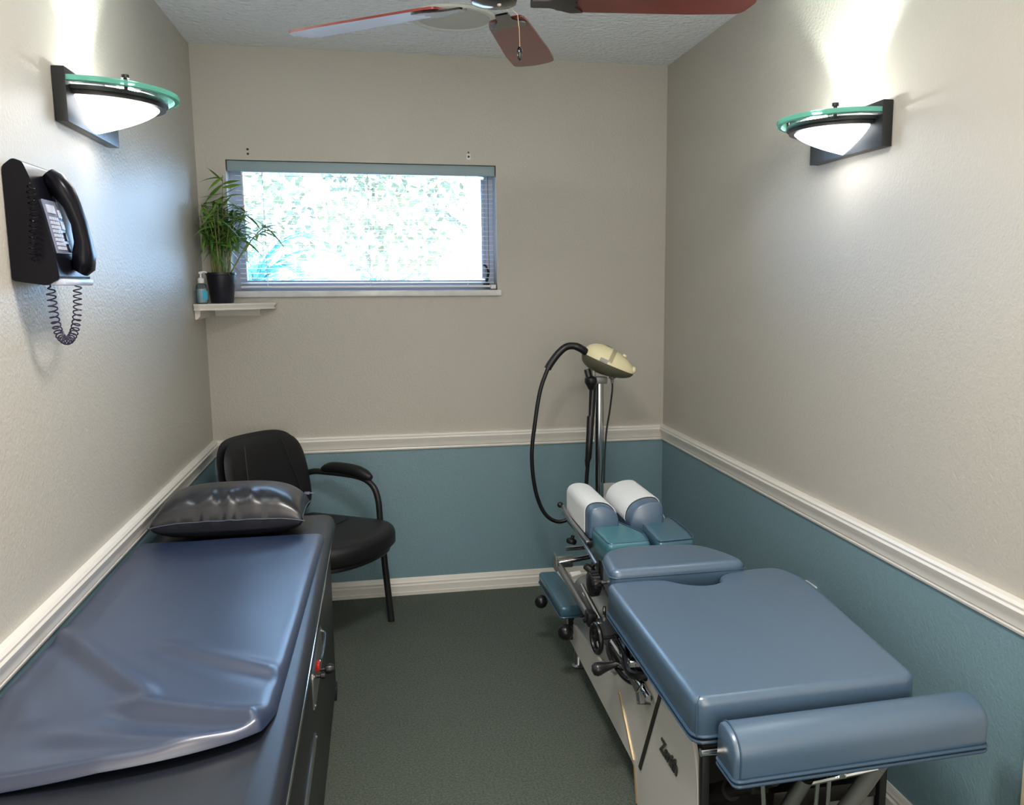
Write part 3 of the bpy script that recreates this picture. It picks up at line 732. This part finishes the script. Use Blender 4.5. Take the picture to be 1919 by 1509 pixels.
for sgn in (-1, 1):
    yy = sgn*.255
    arm = part('arm_pad', MB().tube(curve([(-.16, yy, .648), (-.09, yy, .662), (.02, yy, .655), (.098, yy, .630)], 5), [.012, .018, .021, .023, .024, .024, .025, .025, .026, .026, .026, .026, .025, .024, .020, .013], 12), M_chair, ch, local=True, sm=60)
    part('arm_frame', MB().tube(curve([(-.265, yy*.86, .60), (-.22, yy*.97, .632), (-.14, yy, .636), (.02, yy, .632), (.098, yy, .604), (.130, yy, .545), (.138, yy, .45), (.145, yy, .37)], 5), .0135, 10), M_bm, ch, local=True, sm=60)
    part('leg', MB().tube([(.145, yy, .39), (.155, yy, .25), (.180, yy, 0.001)], .0145, 10), M_bm, ch, local=True)
    part('leg', MB().tube([(-.20, yy*.8, .37), (-.22, yy*.9, .25), (-.235, yy, 0.001)], .0145, 10), M_bm, ch, local=True)
    part('side_rail', MB().tube([(.145, yy, .372), (.0, yy*.9, .365), (-.20, yy*.8, .368)], .011, 8), M_bm, ch, local=True)
part('back_post', MB().box(-.262, -.235, -.04, .04, .36, .62, .006), M_bm, ch, local=True)

# ------------------------------------------------------------------ chiropractic table (right)
ct = thing('adjusting_table', 'blue vinyl adjusting table with white steel base along the right wall', 'treatment table', (1.63, -1.7, 0))
main = [(1.350, -1.700), (1.346, -2.445), (1.868, -2.430), (1.936, -1.79), (1.905, -1.672), (1.84, -1.660), (1.745, -1.676), (1.712, -1.690),
        (1.690, -1.712), (1.688, -1.738), (1.668, -1.762), (1.632, -1.775), (1.595, -1.768), (1.560, -1.745), (1.535, -1.712), (1.500, -1.697), (1.44, -1.695)]
mo = rpoly(main, [.03, .034, .034, .08, .05, .06, .04, .02, .012, .012, .02, .03, .03, .03, .03, .03, 0][:len(main)], 4)
mc = part('pelvic_cushion', MB().cushion(mo, .516, .600, .018, seg=6), M_blue, ct, sm=50)
part('piping', MB().tube([(x, y, .516) for x, y in mo], .0045, 6, closed=True), M_pipe, mc)
part('piping', MB().tube([(x, y, .504) for x, y in mo], .004, 6, closed=True), M_pipe, mc)
part('cushion_board', MB().cushion([(1.62+(x-1.62)*.985, -2.07+(y+2.07)*.985) for x, y in mo], .492, .515, .003), M_dark, ct)
part('corner_seam', MB().tube([(1.3515, -2.440, .518), (1.3525, -2.4375, .585), (1.362, -2.428, .6)], .0013, 5), M_pipe, mc)
tho = rpoly([(1.366, -1.695), (1.79, -1.688), (1.765, -1.58), (1.70, -1.475), (1.48, -1.455), (1.385, -1.50)], [.034, .034, .06, .08, .06, .06], 6)
tc_ = part('thoracic_cushion', MB().cushion(tho, .535, .632, .022), M_blue, ct, sm=50)
part('piping', MB().tube([(x+(.004 if x > 1.6 else -.002), y, .606) for x, y in tho], .0022, 5, closed=True), M_pipe, tc_)
part('cushion_board', MB().cushion([(1.57+(x-1.57)*.97, -1.58+(y+1.58)*.97) for x, y in tho], .515, .536, .003), M_dark, ct)
ch1 = rpoly([(1.425, -1.44), (1.570, -1.43), (1.582, -1.33), (1.520, -1.13), (1.43, -1.17), (1.418, -1.25)], [.02, .02, .03, .04, .03, .03], 5)
c1 = part('chest_cushion', MB().cushion(ch1, .545, .630, .018), M_blue2, ct, sm=50, label='worn teal cushion')
part('piping', MB().tube([(1.495+(x-1.495)*.93, -1.28+(y+1.28)*.93, .628) for x, y in ch1], .0022, 5, closed=True), M_pipe, c1)
ch2 = rpoly([(1.592, -1.44), (1.722, -1.425), (1.735, -1.34), (1.735, -1.15), (1.62, -1.14), (1.60, -1.24)], [.02, .02, .03, .03, .03, .03], 5)
c2 = part('chest_cushion', MB().cushion(ch2, .545, .630, .022), M_blue3, ct, sm=50)
part('piping', MB().tube([(1.665+(x-1.665)*.96, -1.29+(y+1.29)*.96, .627) for x, y in ch2], .0022, 5, closed=True), M_pipe, c2)
# face cushions: wedges sloping to the gap between them
def wedge(prof, ya, yb):
    """prof (x,z) outline, rounded both ends"""
    P = [Vector(p) for p in prof]; c = sum(P, Vector((0, 0)))/len(P); vs = []; fs = []; k = len(P)
    st = [(ya, .86), (ya-.004*(1 if ya > yb else -1), .95), (ya-.014*(1 if ya > yb else -1), 1.0), (yb+.014*(1 if ya > yb else -1), 1.0), (yb+.004*(1 if ya > yb else -1), .95), (yb, .86)]
    for y, s_ in st:
        for p in P: q = c+(p-c)*s_; vs.append((q.x, y, q.y))
    for j in range(len(st)-1):
        for i in range(k): fs.append((j*k+i, j*k+(i+1) % k, (j+1)*k+(i+1) % k, (j+1)*k+i))
    fs += [tuple(range(k)), tuple(range((len(st)-1)*k, len(st)*k))]
    return MB().add(vs, fs)
pL = rpoly([(1.412, .585), (1.412, .690), (1.440, .704), (1.485, .698), (1.513, .672), (1.520, .640), (1.517, .585)], [.01, .02, .03, .03, .03, .03, .01], 4)
pR = rpoly([(1.562, .585), (1.558, .650), (1.578, .688), (1.620, .706), (1.665, .706), (1.682, .685), (1.680, .585)], [.01, .03, .04, .03, .02, .02, .01], 4)
part('face_cushion', wedge(pL, -.885, -1.235), M_blue, ct, sm=50)
part('face_cushion', wedge(pR, -.870, -1.225), M_blue, ct, sm=50)
# paper covers draped over the face cushions (a thin shell around the upper profile)
def drape(prof, ya, yb, zcut_l, zcut_r, th=.0025, lab='', flare=0):
    P = [Vector(p) for p in prof]; c = sum(P, Vector((0, 0)))/len(P)
    top = [p for p in P if p.y > .60]
    i0 = min(range(len(top)), key=lambda i: (top[i].x, top[i].y)); top = sorted(top, key=lambda p: math.atan2(p.y-.60, p.x-c.x), reverse=True)
    top = [Vector((top[0].x, zcut_l))] + top + [Vector((top[-1].x+flare, zcut_r))]
    o_ = []; 
    for i, p in enumerate(top):
        t = (top[min(i+1, len(top)-1)]-top[max(i-1, 0)]).normalized(); nn = Vector((-t.y, t.x)); o_.append((p+nn*(.003), p+nn*(.003+th)))
    poly = [a for a, b_ in o_] + [b_ for a, b_ in o_][::-1]
    return MB().prism([(p.x, ya, p.y) for p in poly], (0, yb-ya, 0))
pa = mesh_obj('paper_cover', drape(pL, -.893, -1.185, .600, .635), M_paper, sm=50); tag(pa, 'white paper draped over the left face cushion of the blue table', 'paper sheet')
pb = mesh_obj('paper_cover', drape(pR, -.900, -1.165, .635, .600, flare=.03), M_paper, sm=50); tag(pb, 'white paper draped over the right face cushion of the blue table', 'paper sheet')
b = MB().box(1.405, 1.69, -1.24, -.90, .560, .585, .003); b.tube([(1.50, -1.43, .548), (1.50, -.93, .553)], .012, 8); b.tube([(1.63, -1.43, .548), (1.63, -.93, .553)], .012, 8)
part('headrest_frame', b, M_dark, ct)
part('headrest_rail', MB().tube([(1.392, -1.42, .560), (1.392, -.88, .618)], .007, 8).box(1.385, 1.40, -1.30, -.90, .595, .604, .002), M_steel, ct)
part('paper_bar_knob', MB().ball((1.385, -.875, .622), .012, .012, .012, 12), M_bp, ct)
def knob(nm, c, ax, r, L_, m=M_bp, par=None):
    return part(nm, MB().lathe([(r*.35, 0), (r*.35, L_*.3), (r*.9, L_*.45), (r, L_*.7), (r*.85, L_*.95), (r*.4, L_), (0, L_)], c, ax, 16), m, par or ct)
knob('clamp_knob', (1.385, -1.10, .565), (-.3, 0, -1), .020, .030); knob('clamp_knob', (1.398, -1.36, .545), (-.6, 0, -.8), .024, .035)

# steel pedestal base
ex = .010
sidep = [(-2.345, .002), (-1.872, .002), (-1.838, .105), (-.985, .125), (-.935, .150), (-.925, .200), (-1.60, .255), (-1.70, .330), (-1.86, .395), (-2.02, .440), (-2.270, .440), (-2.310, .410), (-2.335, .330)]
for x in (1.398, 1.848):
    part('pedestal_panel', MB().prism([(x, y, z) for y, z in rpoly(sidep, [.0, .0, .03, .0, .02, .01, .08, .08, .05, .03, .04, .05, .05], 4)], (ex, 0, 0)), M_enam, ct, sm=25)
part('base_beam', MB().box(1.408, 1.848, -1.70, -.93, .14, .195, .004).box(1.408, 1.848, -2.0, -1.88, .004, .40, .003), M_enam, ct)
part('pedestal_floor', MB().box(1.408, 1.848, -2.34, -1.88, .004, .03, .002), M_dark, ct)
part('pedestal_core', MB().box(1.408, 1.848, -2.10, -2.0, .03, .46, .003), M_dark, ct)
b = MB().box(1.400, 1.418, -2.354, -2.332, .002, .43, .002).box(1.838, 1.856, -2.354, -2.332, .002, .43, .002).box(1.40, 1.856, -2.36, -2.10, .44, .49, .003)
part('end_frame', b, M_bm, ct)
part('panel_crease', MB().prism([(1.3955, y, z) for y, z in ((-2.055, .425), (-2.075, .425), (-1.905, .128), (-1.885, .128))], (.0022, 0, 0)), M_dark, ct)
part('edge_strip', MB().tube([(1.3965, -1.835, .118), (1.3965, -1.68, .250)], .003, 6).tube([(1.3965, -1.845, .110), (1.3965, -1.872, .01)], .003, 6), M_brass, ct)
for (x, y) in ((1.44, -.945), (1.82, -.945)):
    part('foot', MB().lathe([(.024, .0005), (.026, .006), (.018, .011), (.0165, .013), (.0165, .15)], (x, y, 0), n=20), M_steel, ct)
# name badge lettering on the pedestal side
cu = bpy.data.curves.new('badge_text', 'FONT'); cu.body = 'Zenith'; cu.size = .056; cu.shear = .35; cu.extrude = .0012; cu.offset = .0014; cu.space_character = .86
to = bpy.data.objects.new('badge_tmp', cu); COL.objects.link(to)
bpy.context.view_layer.update()
tm = bpy.data.meshes.new_from_object(to.evaluated_get(bpy.context.evaluated_depsgraph_get())); bpy.data.objects.remove(to)
bd = bpy.data.objects.new('name_badge', tm); COL.objects.link(bd); bd.parent = ct; tm.materials.append(M_badge)
bd.matrix_local = Matrix.Translation(Vector((1.3955, -2.070, .282))-ct.location) @ Matrix(((0, 0, -1, 0), (-1, 0, 0, 0), (0, 1, 0, 0), (0, 0, 0, 1)))

# linkage and adjusters along the near side
rx = 1.362
part('side_rail', MB().tube([(rx, -.955, .412), (rx, -1.43, .400)], .0135, 12), M_steel, ct)
part('side_rail', MB().tube([(rx+.02, -1.60, .395), (rx+.02, -2.02, .395)], .010, 10), M_chrome, ct)
part('rail_plate', MB().box(1.345, 1.352, -.985, -.93, .395, .455, .002).box(1.345, 1.42, -.94, -.93, .395, .44, .002), M_grey, ct)
part('cross_bar', MB().tube([(1.362, -.965, .425), (1.52, -.975, .448)], .009, 10), M_chrome, ct)
part('cross_bar', MB().tube([(1.40, -.90, .455), (1.80, -.92, .470)], .008, 10), M_chrome, ct)
part('actuator', MB().lathe([(.022, 0), (.047, .01), (.050, .22), (.044, .32), (.030, .33), (.018, .36)], (1.428, -1.44, .375), (0, 1, .02), 20), M_grey, ct)
part('actuator_rod', MB().tube([(1.395, -1.20, .415), (1.385, -1.50, .405)], .0085, 10), M_chrome, ct)
part('sticker', MB().prism([(1.381, -1.10, .412), (1.381, -1.06, .416), (1.420, -1.06, .418), (1.420, -1.085, .416)], (0, 0, .002)), M_white, ct)
part('sticker', MB().prism([(1.385, -1.275, .402), (1.385, -1.245, .404), (1.400, -1.245, .411), (1.400, -1.275, .409)], (0.001, 0, .002)), M_white, ct)
part('inner_frame', MB().box(1.44, 1.80, -1.95, -.95, .25, .36, .006).box(1.48, 1.76, -1.4, -1.0, .36, .515, .006).box(1.42, 1.82, -2.0, -1.55, .36, .492, .006), M_dark, ct)
part('column', MB().box(1.47, 1.50, -1.10, -1.07, .35, .56, .003).box(1.66, 1.70, -1.10, -1.06, .35, .56, .003), M_grey, ct)
def ring_pts(c, ax, r, n=24):
    z = Vector(ax).normalized(); x = z.orthogonal().normalized(); y = z.cross(x); return [Vector(c)+x*r*math.cos(2*PI*i/n)+y*r*math.sin(2*PI*i/n) for i in range(n)]
# ribbed hand wheel beside the thoracic cushion
hwc = Vector((1.332, -1.625, .572)); ha = Vector((-1, -.12, 0)).normalized()
b = MB().lathe([(.012, -.02), (.030, -.014), (.035, -.006), (.035, .008), (.030, .014), (.012, .018), (0, .018)], hwc, ha, 28)
for i, p in enumerate(ring_pts(hwc+ha*.001, ha, .0355, 20)):
    rr = (p-hwc).normalized(); b.obox(p, ha, rr, ha.cross(rr).normalized(), .010, .0025, .003)
hw_ = part('hand_wheel', b, M_bp, ct)
part('wheel_shaft', MB().tube([hwc, hwc+Vector((.09, .01, 0))], .007, 8), M_steel, hw_)
# spoked hand wheel
hwc = Vector((1.322, -1.700, .432)); ha = Vector((-1, -.10, .0)).normalized()
hw_ = part('hand_wheel', MB().tube(ring_pts(hwc, ha, .040), .0078, 8, closed=True).lathe([(.010, -.01), (.012, .006), (.006, .010), (0, .010)], hwc, ha, 14)
     .tube([hwc, ring_pts(hwc, ha, .037)[0]], .005, 8).tube([hwc, ring_pts(hwc, ha, .037)[8]], .005, 8).tube([hwc, ring_pts(hwc, ha, .037)[16]], .005, 8), M_bp, ct)
part('wheel_shaft', MB().tube([hwc, hwc+Vector((.085, .004, 0))], .006, 8).tube([hwc+Vector((.085, .004, 0)), hwc+Vector((.12, .004, 0))], .012, 8), M_bm, hw_)
# lever with pear-shaped handle
lv = part('lever', MB().tube([(1.395, -1.80, .372), (1.352, -1.745, .378)], .006, 8), M_chrome, ct)
part('lever_grip', MB().lathe([(.009, 0), (.010, .015), (.014, .034), (.019, .050), (.020, .060), (.014, .070), (0, .074)], (1.365, -1.765, .378), (-.93, .10, -.22), 18), M_bp, lv)
lv = part('lever', MB().tube([(1.372, -1.455, .400), (1.345, -1.44, .385)], .010, 8), M_bp, ct)
part('clamp_block', MB().box(1.350, 1.378, -1.475, -1.425, .372, .418, .006).box(1.36, 1.385, -1.56, -1.50, .36, .385, .005), M_bp, ct)
part('grip_rod', MB().tube([(1.36, -1.51, .40), (1.45, -1.53, .405)], .004, 8).tube([(1.40, -1.49, .40), (1.40, -1.49, .445)], .005, 8), M_chrome, ct)
part('bracket', MB().prism([(1.372, y, z) for y, z in ((-1.52, .42), (-1.60, .425), (-1.66, .40), (-1.64, .375), (-1.55, .37))], (.035, 0, 0)), M_steel, ct)
part('hydraulic_hose', MB().tube(curve([(1.40, -1.70, .42), (1.385, -1.78, .425), (1.375, -1.86, .40), (1.385, -1.92, .41), (1.44, -1.98, .43)], 5), .012, 8), M_bp, ct)
part('hydraulic_hose', MB().tube(curve([(1.372, -1.64, .40), (1.362, -1.70, .375), (1.375, -1.80, .355), (1.40, -1.88, .36)], 5), .007, 8), M_bp, ct)
part('latch_plate', MB().prism([(1.372, y, z) for y, z in ((-1.77, .385), (-1.79, .395), (-1.955, .395), (-1.975, .36), (-1.95, .345), (-1.93, .372))], (.012, 0, 0)), M_steel, ct)
part('latch_bar', MB().tube([(1.365, -1.975, .395), (1.375, -1.99, .425)], .004, 8).tube([(1.372, -1.955, .352), (1.40, -1.985, .36)], .004, 8), M_chrome, ct)
part('trigger_rod', MB().tube([(1.352, -1.79, .478), (1.352, -1.93, .465)], .003, 6).box(1.348, 1.38, -1.955, -1.93, .452, .472, .003), M_chrome, ct)

# low arm rest with two knobs
ar = rpoly([(1.345, -1.070), (1.432, -1.066), (1.415, -.660), (1.338, -.655)], .018, 4)
arc = part('arm_rest', MB().cushion(ar, .250, .290, .012), M_blue3, ct, sm=50)
part('piping', MB().tube([(x, y, .249) for x, y in ar], .0035, 5, closed=True), M_pipe, arc)
part('arm_rest_bracket', MB().box(1.385, 1.40, -1.05, -.70, .230, .249, .002).tube([(1.395, -1.0, .24), (1.46, -1.0, .22)], .010, 8).tube([(1.392, -1.03, .235), (1.392, -1.03, .15)], .010, 8), M_bm, ct)
part('arm_rest_knob', MB().ball((1.328, -.770, .205), .026, .026, .027, 18), M_bp, ct)
part('arm_rest_knob', MB().ball((1.358, -1.095, .205), .029, .029, .030, 18), M_bp, ct)

# ankle bolster at the foot end, with its struts
def bolster():
    pr = rpoly([(-2.462, .482), (-2.558, .478), (-2.562, .540), (-2.535, .566), (-2.490, .572), (-2.464, .560)], [.006, .006, .035, .03, .02, .02], 5)
    x0, x1 = 1.388, 1.968; sl = .022/.58; c = Vector((-2.51, .52)); st = [(0, .90), (.003, .965), (.012, 1.0), (x1-x0-.014, 1.0), (x1-x0-.004, .96), (x1-x0, .90)]
    vs = []; fs = []; k = len(pr)
    for u, s_ in st:
        for p in pr: q = c+(Vector(p)-c)*s_; vs.append((x0+u, q.x+u*sl, q.y))
    for j in range(len(st)-1):
        for i in range(k): fs.append((j*k+i, j*k+(i+1) % k, (j+1)*k+(i+1) % k, (j+1)*k+i))
    fs += [tuple(range(k)), tuple(range((len(st)-1)*k, len(st)*k))]
    bo = part('ankle_bolster', MB().add(vs, fs), M_blue, ct, sm=50)
    base = rpoly([(x0, -2.562), (x1, -2.562+.022), (x1, -2.460+.022), (x0, -2.460)], .015, 4)
    for z in (.480, .470): part('piping', MB().tube([(x, y, z) for x, y in base], .0042, 6, closed=True), M_pipe, bo)
    part('piping', MB().tube([(x0+.012, c.x+(p[0]-c.x)*1.01, c.y+(p[1]-c.y)*1.01) for p in pr], .0022, 5, closed=True), M_pipe, bo)
    part('bolster_board', MB().prism([(x, y, .462) for x, y in [(1.66+(x-1.66)*.98, -2.50+(y+2.50)*.9) for x, y in base]], (0, 0, .010)), M_dark, ct)
bolster()
def strut(a, b_, r, m, r2=None):
    mb = MB().tube([a, b_], r, 12)
    if r2:
        A, B = Vector(a), Vector(b_); mb.tube([A.lerp(B, .45), B], r2, 12)
    return part('strut', mb, m, ct)
strut((1.50, -2.50, .44), (1.43, -2.18, .20), .016, M_dark, .024)
strut((1.56, -2.52, .445), (1.49, -2.44, .20), .017, M_steel)
strut((1.745, -2.50, .455), (1.66, -2.42, .22), .019, M_grey)
strut((1.362, -2.440, .480), (1.46, -2.440, .480), .009, M_chrome)
strut((1.60, -2.50, .44), (1.62, -2.45, .25), .005, M_chrome); strut((1.625, -2.50, .44), (1.65, -2.45, .25), .005, M_chrome)
strut((1.47, -2.51, .45), (1.50, -2.47, .28), .005, M_chrome)
part('cross_rod', MB().tube([(1.555, -2.515, .428), (1.735, -2.505, .438)], .006, 8).tube([(1.60, -2.515, .448), (1.74, -2.505, .456)], .005, 8).box(1.635, 1.65, -2.525, -2.50, .435, .458, .002), M_chrome, ct)
part('under_frame', MB().box(1.45, 1.85, -2.45, -2.35, .440, .470, .004).box(1.55, 1.80, -2.40, -2.20, .30, .34, .004).box(1.47, 1.51, -2.46, -2.10, .38, .42, .004).box(1.74, 1.78, -2.46, -2.10, .38, .42, .004), M_dark, ct)

# ------------------------------------------------------------------ percussion massager on chrome pole
PXm, PYm = 1.668, -.35
mm = thing('massage_machine', 'cream percussion massager with black hose on a chrome pole by the back wall', 'massager', (PXm, PYm, 0))
part('pole', MB().tube([(PXm, PYm, .02), (PXm, PYm, 1.03)], .0215, 20), M_chrome, mm)
part('pole_base', MB().lathe([(.16, .001), (.16, .012), (.15, .02), (.04, .03), (.03, .05)], (PXm, PYm, 0), n=32), M_bm, mm)
# housing: an egg shape whose long axis slopes down to the right
hc = Vector((1.700, -.38, 1.112)); e1 = Vector((.88, -.30, -.40)).normalized(); e2 = Vector((.30, .95, 0)); e2 = (e2-e1*e2.dot(e1)).normalized(); e3 = e1.cross(e2)
def egg(mb, s0, s1, flat, grow=1.0):
    n, m_ = 28, 20; vs = []; fs = []
    for i in range(m_+1):
        a = PI*i/m_; u = -math.cos(a); r = math.sin(a)**.85 if 0 < i < m_ else 0
        wide = .066*(1-.18*u); high = (.064 if not flat else .056)*(1-.22*u)
        for j in range(n+1):
            t = PI*j/n; 
            y = math.cos(t)*wide*r*grow; z = math.sin(t)*high*r*grow*(1 if not flat else -1)
            vs.append(hc+e1*(u*.118*grow)+e2*y+e3*z)
    for i in range(m_):
        for j in range(n): fs.append((i*(n+1)+j, i*(n+1)+j+1, (i+1)*(n+1)+j+1, (i+1)*(n+1)+j))
    mb.add(vs, fs); mb.add([vs[i*(n+1)] for i in range(m_+1)]+[vs[i*(n+1)+n] for i in range(m_+1)], [(i, i+1, m_+2+i, m_+1+i) for i in range(m_)]); return mb
part('motor_housing', egg(MB(), 0, 0, False), M_cream, mm, sm=60)
part('lower_housing', egg(MB(), 0, 0, True, 1.015), M_olive, mm, sm=60)
# speed dial band, name label, knobs on the housing
def onegg(u, t, lift=.001):
    r = max(0, 1-u*u)**.425; wide = .066*(1-.18*u); high = .064*(1-.22*u); p = hc+e1*(u*.118)+e2*(math.cos(t)*wide*r)+e3*(math.sin(t)*high*r)
    return p+(p-hc-e1*u*.1).normalized()*lift
def patch(nm, us, ts, lift, m):
    vs = [onegg(u, t, lift) for u in us for t in ts]; k = len(ts)
    fs = [(i*k+j, i*k+j+1, (i+1)*k+j+1, (i+1)*k+j) for i in range(len(us)-1) for j in range(k-1)]
    n0 = len(vs); vs += [onegg(u, t, lift-.004) for u in us for t in ts]; rim = [j for j in range(k)] + [i*k+k-1 for i in range(1, len(us))] + [(len(us)-1)*k+j for j in range(k-2, -1, -1)] + [i*k for i in range(len(us)-2, 0, -1)]
    fs += [(rim[i], rim[(i+1) % len(rim)], n0+rim[(i+1) % len(rim)], n0+rim[i]) for i in range(len(rim))]
    return part(nm, MB().add(vs, fs), m, mm)
T_ = lambda a, b_, n: [math.radians(a+(b_-a)*i/n) for i in range(n+1)]
patch('dial_band', [.00, .05, .10, .15], T_(205-180+35, 170, 14), .0018, M_tan)
patch('name_plate', [-.32, -.24, -.16, -.08], T_(62, 92, 5), .0016, M_blkgloss)
patch('side_label', [-.30, -.2, -.1, 0.0], T_(165, 179, 3), .002, M_grey)
part('dial', MB().lathe([(.010, 0), (.010, .006), (.008, .009), (0, .009)], onegg(.45, math.radians(80), 0), (onegg(.45, math.radians(80), .01)-onegg(.45, math.radians(80), 0)), 16), M_cream, mm)
part('nose_knob', MB().ball(hc+e1*.112+e3*.015, .013, .013, .016, 14), M_cream, mm)
part('indicator', MB().ball(onegg(.74, math.radians(105), 0), .005, .005, .005, 10), M_tan, mm)
part('mount_bracket', MB().box(1.640, 1.700, -.375, -.325, 1.020, 1.050, .004).box(1.630, 1.645, -.385, -.34, 1.03, 1.085, .003), M_grey, mm)
part('holder_clip', MB().lathe([(.010, -.01), (.026, 0), (.028, .018), (.022, .03), (.012, .05)], (1.618, -.40, 1.050), (.05, 0, -1), 18).tube([(1.612, -.40, 1.05), (1.606, -.385, 1.085)], .014, 10), M_bp, mm)
# hose: thick strain relief, long loop, hanging end with grip sleeve
hy = -.385
part('strain_relief', MB().tube(curve([(1.612, -.375, 1.150), (1.585, hy, 1.172), (1.552, hy, 1.187), (1.515, hy, 1.185), (1.48, hy, 1.158), (1.448, hy, 1.118), (1.432, hy, 1.092)], 6), [.017]*12+[.0155]*25, 12), M_bp, mm)
part('hose', MB().tube(curve([(1.436, hy, 1.100), (1.40, hy, 1.0), (1.376, hy, .86), (1.362, hy, .74), (1.366, hy, .63), (1.385, hy, .53), (1.42, hy, .455), (1.47, hy, .420), (1.52, hy, .428), (1.57, hy, .47), (1.598, hy, .55), (1.606, hy, .63), (1.612, hy, .70)], 8), .0088, 10), M_bp, mm)
part('hand_piece', MB().tube([(1.606, hy, .66), (1.608, hy, .685), (1.612, hy, .70), (1.622, hy, .88), (1.626, hy, .885), (1.632, hy, 1.02)], [.0085, .0125, .0145, .0165, .0135, .016], 14), M_bp, mm)
part('power_cord', MB().tube(curve([(1.722, -.37, 1.03), (1.722, -.37, .99), (1.714, -.36, .90), (1.700, -.355, .80), (1.690, -.365, .68), (1.684, -.38, .58)], 6), .0042, 8), M_bm, mm)
part('cord_gland', MB().lathe([(.014, 0), (.016, .008), (.008, .012), (.006, .03)], (1.722, -.37, 1.052), (0, 0, -1), 12), M_grey, mm)

# ------------------------------------------------------------------ outlets
def outlet(c, nrm, lab):
    t = thing('wall_outlet', lab, 'outlet', c); n = Vector(nrm); s_ = Vector((n.y, -n.x, 0)); up = Vector((0, 0, 1)); c = Vector(c)
    part('cover_plate', MB().obox(c+n*.0035, n, s_, up, .003, .036, .058, .002), M_white, t)
    for dz in (-.022, .022): part('socket', MB().obox(c+n*.0072+up*dz, n, s_, up, .001, .014, .014, .0008), M_trim, t)
outlet((1.800, 0, .433), (0, -1, 0), 'white wall outlet on the back wall behind the chrome pole')
outlet((W, -1.548, .433), (-1, 0, 0), 'white wall outlet on the right wall behind the blue table')
